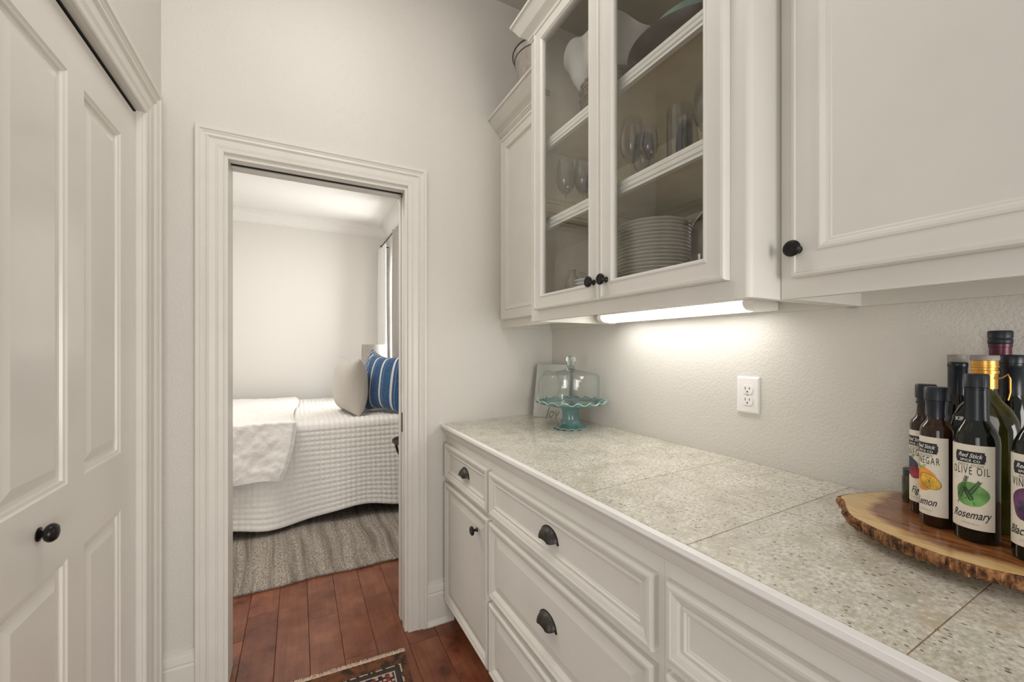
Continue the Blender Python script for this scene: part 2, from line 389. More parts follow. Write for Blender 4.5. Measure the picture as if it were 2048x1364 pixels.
b = MB(); b.box(-1.9, 1.6, -3.2, 5.3, -.06, -.008); floor = struct(b, 'floor', 'dark')
# planks
def plank_run(x0, x1, ys):
    for y0, y1 in zip(ys, ys[1:]):
        pb = MB(); g = .0006; e = .0014
        R = [[(x0+g, y0+g, -.008), (x1-g, y0+g, -.008), (x1-g, y1-g, -.008), (x0+g, y1-g, -.008)],
             [(x0+g, y0+g, -e), (x1-g, y0+g, -e), (x1-g, y1-g, -e), (x0+g, y1-g, -e)],
             [(x0+g+e, y0+g+e, 0), (x1-g-e, y0+g+e, 0), (x1-g-e, y1-g-e, 0), (x0+g+e, y1-g-e, 0)]]
        pb.loft(R, True, False, True); pb.build('plank', 'plank', floor)
known = {2: [.95, 1.45, 2.325, 3.3, 4.2], 3: [.8, 1.6, 2.95, 3.9], 4: [1.35, 2.172, 3.1, 4.3], 5: [1.1, 1.827, 2.75, 3.6], 6: [1.5, 2.2315, 3.3, 4.1], 7: [1.2, 1.79, 2.86, 3.8]}
for k in range(-6, 11):
    x0 = -.2173+.1297*(k-2); ys = known.get(k)
    if ys is None:
        ys = []; y = -.8+random.random()*.9
        while y < 5.0: ys.append(y); y += .6+random.random()*.7
        ys = [q for q in ys if abs(q-D-.06) > .15]
    plank_run(x0, x0+.1297, [-1.1]+[q for q in ys if q > -1.0]+[5.08])
# bedroom shell
b = MB(); b.box(-1.9, 1.6, BYW, BYW+.1, 0, BZ+.1); struct(b, 'wall_back', 'bedwall')
WY0, WY1, WZ0, WZ1 = 4.18, 4.82, .72, 2.36
b = MB(); b.box(BX, BX+.14, D+T, WY0, 0, BZ); b.box(BX, BX+.14, WY1, BYW, 0, BZ); b.box(BX, BX+.14, WY0, WY1, 0, WZ0); b.box(BX, BX+.14, WY0, WY1, WZ1, BZ)
struct(b, 'wall_bedroom_right', 'bedwall')
b = MB(); b.box(-1.9, -1.8, D+T, BYW, 0, BZ); struct(b, 'wall_bedroom_left', 'bedwall')
b = MB(); b.box(-1.9, 1.6, D+T, BYW, BZ, BZ+.1); struct(b, 'ceiling_bedroom', 'bedceil')
# bedroom crown
cp = [(0, 0), (0, -.118), (.010, -.118), (.012, -.104), (.022, -.100), (.030, -.088), (.052, -.052), (.078, -.034), (.082, -.020), (.094, -.018), (.098, 0)]
b = MB(); sweep(b, [(BX, D+T), (BX, BYW), (-1.8, BYW)], [(o, BZ+z) for o, z in cp]); struct(b, 'trim_1', 'bedceil')
# window of the bedroom
wf = MB()
for (y0, y1, z0, z1) in ((WY0, WY0+.045, WZ0, WZ1), (WY1-.045, WY1, WZ0, WZ1), (WY0, WY1, WZ0, WZ0+.05), (WY0, WY1, WZ1-.05, WZ1), (WY0, WY1, (WZ0+WZ1)/2-.02, (WZ0+WZ1)/2+.02)):
    wf.box(BX+.05, BX+.09, y0, y1, z0, z1)
win = struct(wf, 'window_1', 'paint', bevel=.003)
for z0, z1 in ((WZ0+.05, (WZ0+WZ1)/2-.02), ((WZ0+WZ1)/2+.02, WZ1-.05)):
    pb = MB(); pb.box(BX+.066, BX+.072, WY0+.045, WY1-.045, z0, z1); pb.build('pane', 'pane', win)
# baseboards
bp = [(0, 0), (.026, 0), (.026, .006), (.020, .020), (.016, .024), (.016, .140), (.013, .146), (.013, .150), (.015, .154), (.012, .176), (.007, .180), (.006, .196), (0, .198)]
b = MB(); sweep(b, [(.66, D), (.5305, D)], bp); struct(b, 'baseboard_right', 'paint')
b = MB(); sweep(b, [(-.3365, D), (XL+.002, D)], bp); struct(b, 'baseboard_left', 'paint')
b = MB(); sweep(b, [(-1.8, BYW), (-1.8, D+T)], bp); struct(b, 'baseboard_bedroom', 'paint')

# door 1: pocket door between hall and bedroom
CW = .0875
cprof = [(0, 0), (0, .020), (.003, .023), (.015, .023), (.018, .019), (.021, .019), (.027, .0155), (.033, .0165), (.036, .019), (.039, .0165), (.043, .013), (.062, .0115), (.064, .013), (.067, .0115), (.070, .013), (.073, .0115), (.084, .0105), (CW, .008), (CW, 0)]
A = D
d1 = MB(); casing(d1, Fr((0, A, 0), (1, 0, 0), (0, -1, 0)), DX0-CW, DX1+CW, DZ+CW+.005, cprof)
door1 = struct(d1, 'door_1', 'paint')
b = MB(); casing(b, Fr((0, A+T, 0), (1, 0, 0), (0, 1, 0)), DX0-CW, DX1+CW, DZ+CW+.005, cprof); b.build('casing', 'paint', door1)
jt = .012
b = MB(); b.box(DX0-.001, DX0+jt, A+.0005, A+T-.0005, 0, DZ); b.build('jamb', 'paint', door1, bevel=.001)
b = MB(); b.box(DX1-jt, DX1+.001, A+.0005, A+.044, 0, DZ); b.build('jamb', 'paint', door1, bevel=.001)
b = MB(); b.box(DX1-jt, DX1+.001, A+.088, A+T-.0005, 0, DZ); b.build('jamb', 'paint', door1, bevel=.001)
b = MB(); b.box(DX0+jt, DX1-jt, A+.0005, A+.044, DZ-jt, DZ); b.build('head_jamb', 'paint', door1, bevel=.001)
b = MB(); b.box(DX0+jt, DX1-jt, A+.088, A+T-.0005, DZ-jt, DZ); b.build('head_jamb', 'paint', door1, bevel=.001)
b = MB(); b.box(DX0+jt, DX1-jt, A+.044, A+.088, DZ-.003, DZ); b.build('track_gap', 'dark', door1)
b = MB(); b.box(DX1-.009, DX1+.001, A+.048, A+.084, .01, DZ-.02); sl = b.build('sliding_leaf', 'door_paint', door1)
b = MB(); b.box(DX1-.0115, DX1-.0088, A+.053, A+.079, .905, .995)
b.build('edge_pull', 'bronze', sl, bevel=.001)
b = MB(); b.box(DX1-.0088, DX1+.001, A+.044, A+.048, .0, DZ-.012); b.box(DX1-.0088, DX1+.001, A+.084, A+.088, .0, DZ-.012); b.build('slot', 'dark', door1)

# door 2: closet door on the left
CY1 = 1.672; dX = -.452; CY0 = .875
d2 = MB(); frL = Fr((XL, 0, 0), (0, 1, 0), (1, 0, 0))
CW2 = .122
cprof2 = [(i*CW2/CW, h) for i, h in cprof]
casing(d2, frL, CY0-.008-CW2, CY1+.010+CW2, 2.045+CW2, cprof2)
door2 = struct(d2, 'door_2', 'paint')
b = MB(); b.box(XL-.10, XL+.0005, CY1+.004, CY1+.017, 0, 2.058); b.build('jamb', 'paint', door2)
b = MB(); b.box(XL-.10, XL+.0005, CY0-.02, CY0-.006, 0, 2.058); b.build('jamb', 'paint', door2)
b = MB(); b.box(XL-.10, XL+.0005, CY0-.006, CY1+.004, 2.044, 2.058); b.build('head_jamb', 'paint', door2)
b = MB(); b.box(-.497, -.4512, CY0-.006, CY1+.0038, 2.0400, 2.0445); b.build('track_gap', 'dark', door2)  # dark strip standing in for the shade in the gap over the leaf
# slab with four recessed raised panels
fd = Fr((dX, 0, 0), (0, 1, 0), (1, 0, 0))
slab = MB(); S0, S1 = CY0, CY1; Z0, Z1 = .012, 2.031
cols = [(1.012, 1.254), (1.331, 1.557)]; rows = [(.20, .835), (1.000, 1.915)]
ye = [S0, cols[0][0], cols[0][1], cols[1][0], cols[1][1], S1]; ze = [Z0, rows[0][0], rows[0][1], rows[1][0], rows[1][1], Z1]
for i in range(5):
    for j in range(5):
        if i in (1, 3) and j in (1, 3):
            panel(slab, fd, ye[i], ye[i+1], ze[j], ze[j+1], [(0, 0), (.004, -.003), (.010, -.0045), (.012, -.0095), (.022, -.0105), (.046, -.003)], True, False)
        else:
            slab.f([slab.v(fd(*q)) for q in ((ye[i], 0, ze[j]), (ye[i+1], 0, ze[j]), (ye[i+1], 0, ze[j+1]), (ye[i], 0, ze[j+1]))])
for (a0, a1, b0, b1) in ((S0, S1, Z0, Z0), (S0, S1, Z1, Z1)):
    slab.f([slab.v(fd(*q)) for q in ((a0, 0, b0), (a1, 0, b0), (a1, -.034, b0), (a0, -.034, b0))])
for a0 in (S0, S1): slab.f([slab.v(fd(*q)) for q in ((a0, 0, Z0), (a0, 0, Z1), (a0, -.034, Z1), (a0, -.034, Z0))])
slab.f([slab.v(fd(*q)) for q in ((S0, -.034, Z0), (S1, -.034, Z0), (S1, -.034, Z1), (S0, -.034, Z1))])
leaf = slab.build('door_leaf', 'door_paint', door2)
def axis_to(d): return Vector((0, 0, 1)).rotation_difference(Vector(d).normalized()).to_matrix()
b = MB(); b.lathe([(.0, .0), (.0135, .0005), (.0135, .002), (.0085, .004), (.0060, .006), (.0062, .0075), (.008, .0085), (.0150, .0115), (.0180, .0165), (.0178, .021), (.0145, .0260), (.008, .0285), (.0, .0295)], (dX, 1.139, .934), 28, axis_to((1, 0, 0)), False, False)
b.build('door_knob', 'black', leaf, smooth=50)

# ================================================================== BASE CABINETS
kx, ky = .012255, -.999925
p0 = Vector((.5979, 1.8779, 0)); kdir = Vector((kx, ky, 0)); ndir = Vector((-.999925, -.012255, 0))   # n: out of the cabinet front
FB = Fr(p0, kdir, ndir)       # a = distance from the end wall, n = outwards, b = height
def ztop(x): return .9375+(x-.60)*.0185
def base_box(mb, s0, s1, d0, d1, z0, z1):  # d measured inwards from the trim face
    mb.box(s0, s1, -d1, -d0, z0, z1, FB)
    return mb
SMALL = [(0, 0), (0, .013), (.0025, .0185), (.006, .020), (.0115, .020), (.013, .0182), (.016, .0175), (.024, .0150), (.030, .0105), (.0325, .0105), (.035, .0125), (.038, .0125), (.041, .0085), (.0435, .0085), (.046, .0070)]
RAISED = SMALL[:9]+[(.0325, .0085), (.0345, .0065), (.038, .0062), (.066, .0125)]
def pull(fr, a, n, bb, parent):
    """cup pull: half dome open below, with a thin flange"""
    b = MB(); w = .040; h = .031; dp = .024; R = []
    for j in range(9):
        t = j/8*PI/2           # from the flange (0) to the outer lip (pi/2)
        ring = []
        for i in range(17):
            ph = PI*i/16
            cw = w*(1-.0*t)*math.cos(ph); ch = h*math.sin(ph)
            k = math.cos(t)**.8 if t < PI/2 else 0
            hh = ch*(.12+.88*k)-.006*math.sin(t)
            ww = cw*(.86+.14*k) if False else cw*(.35+.65*math.cos(t*.9))
            ring.append(fr(a+ww, n+dp*math.sin(t), bb+hh-.010))
        R.append(ring)
    R2 = [[Vector(p) for p in r] for r in R]
    b.loft(R2, False)
    # thickness: inner copy
    inner = [[fr(a, n, bb-.010)+(Vector(p)-fr(a, n, bb-.010))*.90 for p in r] for r in R2]; b.loft(inner, False)
    # flange
    for sgn in (0,):
        out = [fr(a+(w+.004)*math.cos(PI*i/16), n+.0, bb+(h+.003)*math.sin(PI*i/16)-.012) for i in range(17)]
        out2 = [fr(a+(w+.004)*math.cos(PI*i/16), n+.0025, bb+(h+.003)*math.sin(PI*i/16)-.012) for i in range(17)]
        inn = [fr(a+(w-.002)*math.cos(PI*i/16), n+.0025, bb+(h-.003)*math.sin(PI*i/16)-.010) for i in range(17)]
        b.loft([out, out2, inn], False)
    for sg in (-1, 1): b.lathe([(0, 0), (.0052, .0), (.0052, .0025), (.003, .004), (0, .0045)], fr(a+sg*(w+.001), n, bb-.013), 12, axis_to(fr.n), False, False)
    return b.build('handle', 'bronze', parent, smooth=40)
def knob(fr, a, n, bb, parent, r=.0155):
    b = MB(); b.lathe([(.0, .0), (.0085, .0), (.0085, .002), (.0055, .005), (.005, .012), (.008, .016), (r*.93, .019), (r, .0225), (r*.95, .0255), (r*.78, .0275), (r*.5, .0268), (0, .0265)], fr(a, n, bb), 28, axis_to(fr.n), False, False)
    return b.build('knob', 'black', parent, smooth=50)
fd0 = -.030       # face frame plane
def drawer(parent, s0, s1, z0, z1, rings, pl=True, name='drawer'):
    b = MB(); fr = Fr(FB(0, fd0+.0, 0), kdir, ndir); panel(b, fr, s0, s1, z0, z1, rings); o = b.build(name, 'cab', parent)
    if pl: pull(fr, (s0+s1)/2, rings[-1][1]-.0005, (z0+z1)/2+.004, o)
    return o
def cab_body(th, s0, s1):
    q0 = .010 if s0 < .01 else s0
    b = MB(); base_box(b, s0, s1, .0301, .05, .085, .904); base_box(b, q0, s1, .0501, .60, .085, .904); base_box(b, q0, s1, .105, .60, .001, .086)
    b.build('body', 'cab', th)
S = [(.0015, .508), (.5085, 1.303), (1.3035, 2.10)]
names = ['narrow greige base cabinet against the end wall, one drawer over a door', 'wide greige base cabinet with a stack of drawers and dark cup pulls, middle one', 'greige base cabinet nearest the camera, its drawer cut off by the frame']
th = []
for (s0, s1), nm in zip(S, names):
    q = FB((s0+s1)/2, -.3, 0); t = thing('base_cabinet', nm, 'cabinet', (q.x, q.y, 0)); cab_body(t, s0, s1); th.append(t)
drawer(th[0], .027, .500, .690, .851, SMALL)
o = drawer(th[0], .027, .505, .110, .667, RAISED, False, 'door')
knob(Fr(FB(0, fd0, 0), kdir, ndir), .415, .0185, .595, o, .0178)
drawer(th[1], .5175, 1.288, .690, .847, SMALL)
drawer(th[1], .5175, 1.288, .391, .663, RAISED)
drawer(th[1], .5175, 1.288, .108, .367, RAISED)
drawer(th[2], 1.3205, 2.075, .699, .850, SMALL)
drawer(th[2], 1.3205, 2.075, .391, .672, RAISED)
drawer(th[2], 1.3205, 2.075, .108, .367, RAISED)
# countertop: tiles, grout bed, painted edge, crown under it
q = FB(1.0, -.3, 0)
ct = thing('countertop', 'cream speckled granite tile countertop with a white painted front edge', 'countertop', (q.x, q.y, .9))
b = MB()
def xf(y, d): # x of the plane d inwards of the trim face at depth y
    s = (1.8779-y)/.999925; return .5979+kx*s+d
def slabpoly(mb, y0, y1, xa, xb, zlo, dz):
    P = []
    for zz in (0, 1):
        for (x, y) in ((xa(y0), y0), (xb(y0), y0), (xb(y1), y1), (xa(y1), y1)):
            P.append((x, y, (ztop(x)+dz) if zz else zlo))
    q = [mb.v(p) for p in P]
    for a in ((0, 1, 2, 3), (4, 5, 6, 7), (0, 1, 5, 4), (1, 2, 6, 5), (2, 3, 7, 6), (3, 0, 4, 7)): mb.f([q[i] for i in a])
slabpoly(b, -.25, 1.8775, lambda y: xf(y, .018), lambda y: XR-.001, .905, -.0012); b.build('grout_bed', 'grout', ct)
joints = [-.0955, .2091, .5137, .8169, 1.1080, 1.412, 1.716]
ed = [-.25]+joints+[1.8770]; g = .0010
for y0, y1 in zip(ed, ed[1:]):
    for (xa, xb) in ((lambda y: xf(y, .0185), lambda y: .9390-g), (lambda y: .9390+g, lambda y: XR-.0015)):
        tb = MB(); slabpoly(tb, y0+g, y1-g, xa, xb, .925, 0); tb.build('tile', 'granite', ct)
b = MB(); base_box(b, .0008, 2.12, .0, .018, .9255, .9378); b.build('edge_trim', 'trimwhite', ct, bevel=.0012)
b = MB(); mp = [(.003, .9255), (.004, .921), (.009, .917), (.0125, .911), (.0135, .905), (.0155, .9035), (.0165, .898), (.0185, .8965), (.0195, .8925), (.021, .888), (.026, .884), (.0302, .883), (.034, .883), (.034, .9255)]
R = [[FB(s, -d, z) for d, z in mp] for s in (.001, 2.12)]; b.loft(R, True, True, True); b.build('molding', 'cab', ct)

# ================================================================== UPPER CABINETS
ZB = 1.4025
UPPER = [(0, 0), (0, .014), (.003, .0195), (.0085, .0205), (.0105, .0165), (.013, .0165), (.047, .0165), (.049, .0190), (.0535, .0195), (.057, .0165), (.060, .0110), (.064, .0095), (.067, .0095)]
PANELU = UPPER+[(.070, .0080)]
# --- left solid cabinet
XA = .919
t = thing('wall_cabinet', 'narrow wall cabinet with a solid door in the corner, lower than the glass one', 'cabinet', (1.07, 1.61, ZB))
b = MB(); b.box(XA, XR-.001, 1.3655, D-.001, ZB+.045, 2.40); b.box(XA, XA+.019, 1.3655, D-.001, ZB, ZB+.046); b.box(XA+.02, XR-.001, D-.016, D-.001, ZB, ZB+.046)
b.box(XR-.02, XR-.001, 1.3655, D-.017, ZB, ZB+.046)
b.build('body', 'cab', t)
FU = Fr((XA, 0, 0), (0, -1, 0), (-1, 0, 0))
b = MB(); panel(b, FU, -1.838, -1.375, 1.4405, 2.338, PANELU); b.build('door', 'cab', t)
def crown_prof(z0, out=.065, up=.075):
    return [(-.01, z0), (.004, z0), (.006, z0+.006), (.010, z0+.008), (.011, z0+.016), (.020, z0+.024), (.034, z0+.034), (out*.80, z0+up*.72), (out*.86, z0+up*.78), (out*.88, z0+up*.86), (out, z0+up*.88), (out, z0+up), (-.01, z0+up)]
b = MB(); sweep(b, [(XA, 1.3655), (XA, D-.001)], crown_prof(2.372, .073, .086)); b.build('crown_molding', 'cab', t)

# --- glass-front cabinet
XG = .80; GY0, GY1 = .500, 1.364; GT = 2.55
t = thing('glass_cabinet', 'tall projecting wall cabinet with two glass doors and round black knobs', 'cabinet', (1.01, .93, ZB))
b = MB()
b.box(XG+.02, XR-.001, GY0, GY0+.018, ZB, GT); b.box(XG+.02, XR-.001, GY1-.018, GY1, ZB, GT)
b.box(XR-.012, XR-.001, GY0, GY1, ZB, GT)
b.box(XG+.02, XR-.001, GY0+.018, GY1-.018, ZB+.046, ZB+.062); b.box(XG, XR-.001, GY0, GY1, GT-.02, GT)
b.build('carcass', 'cab', t)
b = MB()   # taupe lining
e = .0012
b.box(XG+.022, XR-.0125, GY0+.018, GY0+.018+e, ZB+.063, GT-.02); b.box(XG+.022, XR-.0125, GY1-.018-e, GY1-.018, ZB+.063, GT-.02)
b.box(XR-.0125-e, XR-.0125, GY0+.018, GY1-.018, ZB+.063, GT-.02); b.box(XG+.022, XR-.0125, GY0+.02, GY1-.02, GT-.02-e, GT-.02); b.box(XG+.022, XR-.0125, GY0+.02, GY1-.02, ZB+.062, ZB+.062+e)
b.build('lining', 'inside', t)
b = MB()   # face frame with a rounded near corner
rr = .012; seg = [(XG+.02, GY0)]+[(XG+rr-rr*math.sin(a), GY0+rr-rr*math.cos(a)) for a in [i*PI/12 for i in range(7)]]+[(XG, GY0+.055), (XG+.02, GY0+.055)]
b.loft([[(x, y, z) for x, y in seg] for z in (ZB, GT)], True, True, True)
b.box(XG, XG+.02, GY1-.045, GY1, ZB, GT); b.box(XG, XG+.02, GY0+.055, GY1-.045, ZB, ZB+.065); b.box(XG, XG+.02, GY0+.055, GY1-.045, 2.44, GT)
b.build('face_frame', 'cab', t)
FG = Fr((XG-.0005, 0, 0), (0, -1, 0), (-1, 0, 0))
GD = [(0, 0), (0, .014), (.003, .0195), (.0085, .0205), (.0105, .0165), (.013, .0165), (.043, .0165), (.045, .0190), (.0485, .0195), (.052, .0160), (.0545, .0135), (.0545, 0), (0, 0)]
for i, (y0, y1) in enumerate(((.9395, 1.3155), (.5425, .9380))):
    b = MB(); panel(b, FG, -y1, -y0, 1.4415, 2.478, GD, False, False); dr = b.build('door', 'cab', t)
    b = MB(); b.box(XG-.008, XG-.005, y0+.050, y1-.050, 1.492, 2.427); b.build('pane', 'pane', dr)
    knob(FG, -(.9655 if i == 0 else .9105), .0165, 1.4965, dr, .0165)
for z in (1.786, 2.088):
    b = MB(); th_ = .019
    b.box(.846, XR-.014, GY0+.020, GY1-.020, z-th_, z); sh = b.build('shelf', 'inside', t)
    b = MB(); lip = [(.846, z), (.831, z), (.829, z-.004), (.829, z-.012), (.831, z-.015), (.829, z-.018), (.829, z-.026), (.832, z-.029), (.831, z-.037), (.846, z-.037)]
    b.loft([[(x, y, zz) for x, zz in lip] for y in (GY0+.020, GY1-.020)], True, True, True); b.build('shelf_edge', 'cab', sh)
b = MB(); b.box(.835, .870, 1.338, 1.3448, 2.285, 2.305); b.build('door_catch', 'rattan', t)
b = MB(); sweep(b, [(.905, GY0), (XG, GY0), (XG, GY1), (XR-.002, GY1)], crown_prof(2.482, .0625, .082)); b.build('crown_molding', 'cab', t)

# --- right solid cabinet (nearest)
XC = .905
t = thing('wall_cabinet', 'large greige wall cabinet nearest the camera, solid door with one black knob', 'cabinet', (1.07, .1, ZB))
b = MB(); b.box(XC+.02, XR-.001, -.30, .4985, ZB+.045, 2.60); b.box(XC, XC+.020, -.30, .4985, ZB, 2.60); b.box(XC+.021, XR-.001, .4835, .4985, ZB, ZB+.046); b.box(XR-.018, XR-.001, -.30, .4834, ZB, ZB+.046)
b.box(XC+.021, XR-.001, -.30, -.285, ZB, ZB+.046)
b.build('body', 'cab', t)
FC = Fr((XC-.0005, 0, 0), (0, -1, 0), (-1, 0, 0))
b = MB(); panel(b, FC, -.4715, .27, 1.4425, 2.478, PANELU); dr = b.build('door', 'cab', t)
knob(FC, -.4575, .0165, 1.4975, dr, .0165)

# --- under-cabinet light
t = thing('under_cabinet_light', 'lit white strip light mounted below the glass cabinet', 'light', (1.15, 1.0, ZB))
LY0, LY1 = .672, 1.318
b = MB(); b.box(1.086, 1.205, LY0, LY1, ZB+.0285, ZB+.0455); b.box(1.165, 1.205, LY0, LY1, ZB+.0035, ZB+.0285); b.build('housing', 'white', t, bevel=.002)
prof = [(1.164, ZB+.003)]+[(1.130-.040*math.sin(a)**.9, ZB+.028-.0245*max(0, math.cos(a))**.7) for a in [i*PI/2/8 for i in range(9)]]+[(1.164, ZB+.028)]
b = MB(); b.loft([[(x, y, z) for x, z in prof] for y in (LY0+.03, LY1-.02)], True, True, True); b.build('diffuser', 'diffuser', t, smooth=30)
for y0, y1 in ((LY0-.002, LY0+.030), (LY1-.020, LY1+.002)):
    b = MB(); c = .003; pr2 = [(1.1645, ZB+.000)]+[(1.130-.044*math.sin(a)**.9, ZB+.028-.0275*max(0, math.cos(a))**.7) for a in [i*PI/2/8 for i in range(9)]]+[(1.1645, ZB+.0283)]
    b.loft([[(x, y, z) for x, z in pr2] for y in (y0, y1)], True, True, True); b.build('end_cap', 'white', t, smooth=30)

# ================================================================== OUTLET
t = thing('outlet', 'white double power outlet on the wall above the counter', 'outlet', (XR, .774, 1.156))
FO = Fr((XR-.0003, 0, 0), (0, 1, 0), (-1, 0, 0))
b = MB(); panel(b, FO, .7385, .8095, 1.0995, 1.2120, [(0, 0), (.0005, .004), (.004, .0065), (.006, .0068)]); b.build('cover_plate', 'white', t)
for zc in (1.1725, 1.1385):
    b = MB(); ring = []
    pts = []
    for i in range(24):
        a = 2*PI*i/24; y = .0175*math.cos(a); z = .0175*math.sin(a); z = max(-.0135, min(.0135, z)); pts.append((y, z))
    b.loft([[FO(.774+y, .0065, zc+z) for y, z in pts], [FO(.774+y*.97, .0090, zc+z*.97) for y, z in pts]], True, False, True)
    soc = b.build('socket', 'white', t)
    b = MB()
    for dy, h in ((-.0065, .0035), (.0065, .0042)): b.box(-.0010, .0010, .0088, .0093, -h, h, lambda a, n, z, dy=dy: FO(.774+dy+a, n, zc+.0035+z))
    b.lathe([(0, 0), (.0024, 0), (.0024, .0004), (0, .0004)], FO(.774, .0089, zc-.0068), 12, axis_to((-1, 0, 0)), False, False)
    b.build('slot', 'dark', soc)
b = MB(); b.lathe([(0, 0), (.003, 0), (.0025, .001), (0, .0012)], FO(.774, .0066, 1.1555), 12, axis_to((-1, 0, 0)), False, False); b.build('screw', 'chrome', t)

# ================================================================== CAKE STAND AND PLAQUE
cx_, cy_ = 1.072, 1.483; zc0 = ztop(cx_)+.0002
t = thing('cake_stand', 'teal glazed cake stand with a ruffled rim on the granite counter', 'cake stand', (cx_, cy_, zc0))
def wav(n, ar, ah, r0):
    def f(r, h, a):
        k = max(0, (r-r0))/.02; k = min(k, 1); return (r+ar*k*math.cos(n*a), h+ah*k*math.sin(n*a)); 
    return f
b = MB(); b.lathe([(.045, .004), (.068, .001), (.071, .004), (.069, .008), (.058, .011), (.047, .018), (.039, .034), (.0365, .055), (.038, .075), (.043, .090), (.050, .097), (.0, .099)], (cx_, cy_, zc0), 96, None, True, False, wav(14, .0028, .0022, .050))
b.build('pedestal', 'teal', t, smooth=60)
b = MB(); b.lathe([(.0, .096), (.050, .096), (.100, .100), (.136, .108), (.150, .117), (.1535, .1195), (.151, .1215), (.138, .115), (.128, .111), (.0, .108)], (cx_, cy_, zc0), 168, None, False, False, wav(18, .0042, .0050, .130))
pl = b.build('plate', 'teal', t, smooth=60)
b = MB(); b.lathe([(.1520, .1188), (.1545, .1198), (.1522, .1222), (.1490, .1208)], (cx_, cy_, zc0), 168, None, False, False, wav(18, .0042, .0050, .130))
b.build('rim', 'tealrim', pl, smooth=60, label='pale ruffled rim')
b = MB(); b.lathe([(.0665, .0015), (.0735, .0018), (.0738, .0045), (.068, .0060)], (cx_, cy_, zc0), 96, None, False, False, wav(14, .0028, .0022, .050)); b.build('foot_rim', 'tealrim', t, smooth=60)
t2 = thing('cake_dome', 'clear glass cake dome with a ball handle, on the teal stand', 'dome', (cx_, cy_, zc0+.1105))
zd = zc0+.1105
b = MB(); b.lathe([(.1250, 0), (.1265, .002), (.1265, .110), (.1245, .121), (.117, .129), (.100, .134), (.060, .141), (.030, .147), (.016, .152), (.0, .153)], (cx_, cy_, zd), 96, None, False, False); b.build('cover', 'dome', t2, smooth=60)
b = MB(); b.lathe([(.0, .1535), (.020, .1535), (.022, .158), (.016, .164), (.013, .168), (.0165, .173), (.014, .177), (.0145, .180), (.0195, .186), (.021, .194), (.019, .202), (.012, .208), (.0, .210)], (cx_, cy_, zd), 40, None, False, False); b.build('ball_handle', 'knobglass', t2, smooth=60)
# plaque
P0 = Vector((1.068, 1.808, 0)); dr_ = Vector((.551, -.835, 0)); nb = Vector((.835, .551, 0))
t = thing('plaque', 'grey-green square plaque leaning in the corner behind the cake stand', 'plaque', (1.125, 1.73, ztop(1.1)))
zpl = ztop(1.10)+.0005; lean = .055; Hh = .272; up = (Vector((0, 0, Hh))+nb*lean).normalized()
FP_ = Fr(P0+Vector((0, 0, zpl)), dr_, -nb+Vector((0, 0, lean/Hh)), up)
b = MB(); panel(b, FP_, 0, .185, 0, .275, [(0, -.020), (0, -.002), (.002, 0)]); b.build('board', 'plaque', t)
b = MB(); b.box(-.0012, 0, -.0195, -.002, 0, .275, FP_); b.box(0, .185, -.0195, -.0015, -.0008, 0, FP_); b.build('edge', 'plaqueedge', t)
b = MB()   # embossed oval wreath
for k, (ra, rb) in enumerate(((.062, .082), (.056, .076))):
    pts = [FP_(.078+ra*math.cos(a)*(1+.03*math.cos(9*a)), .0006, .160+rb*math.sin(a)*(1+.03*math.sin(8*a))) for a in [2*PI*i/72 for i in range(73)]]
    b.tube(pts, .0016, 6)
b.build('relief', 'plaque', t, smooth=60)

def text_mesh(txt, size, shear=0, xs=1.0, off=0.0, ext=0.0, space=1.0):
    c = bpy.data.curves.new('t', 'FONT'); c.body = txt; c.size = size; c.shear = shear; c.align_x = 'CENTER'; c.align_y = 'CENTER'
    c.offset = off; c.space_character = space; c.resolution_u = 3; c.extrude = ext
    o = bpy.data.objects.new('t', c); COL.objects.link(o); bpy.context.view_layer.update()
    dg = bpy.context.evaluated_depsgraph_get(); me = bpy.data.meshes.new_from_object(o.evaluated_get(dg))
    V = [(v.co.x*xs, v.co.y) for v in me.vertices]; Fc = [tuple(p.vertices) for p in me.polygons]
    bpy.data.objects.remove(o); bpy.data.curves.remove(c); bpy.data.meshes.remove(me); return V, Fc
def add_text(mb, fn, txt, size, cx, cy, rot=0, **k):
    V, Fc = text_mesh(txt, size, **k); cr, sr = math.cos(rot), math.sin(rot)
    vs = [mb.v(fn(cx+x*cr-y*sr, cy+x*sr+y*cr)) for x, y in V]
    for f in Fc: mb.f([vs[i] for i in f])
b = MB(); add_text(b, lambda x, y: FP_(x, .0008, y), 'Joy', .075, .105, .026, shear=.3, xs=.75); b.build('lettering', 'plaqueedge', t)

# ================================================================== WOOD SLAB AND BOTTLES
ZS = .985
outl = [(1.0262, .4476), (.998, .430), (.955, .408), (.9217, .3844), (.899, .350), (.8828, .3119), (.871, .275), (.8679, .2365), (.873, .200), (.8861, .1695), (.91, .12), (.95, .08), (1.01, .055), (1.08, .05), (1.14, .075), (1.19, .12), (1.221, .19), (1.227, .28), (1.213, .35), (1.174, .398), (1.13, .420), (1.0865, .435)]
def spline(P, n):
    out = []; m = len(P)
    for i in range(m):
        p0_, p1, p2, p3 = [Vector(P[(i+k-1) % m]) for k in range(4)]
        for j in range(n):
            t_ = j/n; out.append(.5*((2*p1)+(p2-p0_)*t_+(2*p0_-5*p1+4*p2-p3)*t_**2+(3*p1-p0_-3*p2+p3)*t_**3))
    return out
OP = spline(outl, 10); cen = Vector((1.045, .25))
t = thing('serving_slab', 'round live-edge wood slab with bark rim under the bottles', 'board', (cen.x, cen.y, ztop(1.05)))
b = MB(); top = [(p.x, p.y, ZS) for p in OP]; inn = [tuple((*(cen+(p-cen)*.975), ZS)) for p in OP]
b.loft([[(*(cen+(p-cen)*.955), ZS-.020) for p in OP], [(*(cen+(p-cen)*.982), ZS-.002) for p in OP], [(*(cen+(p-cen)*.975), ZS) for p in OP]], True, True, True)
b.build('slab', 'slab', t)
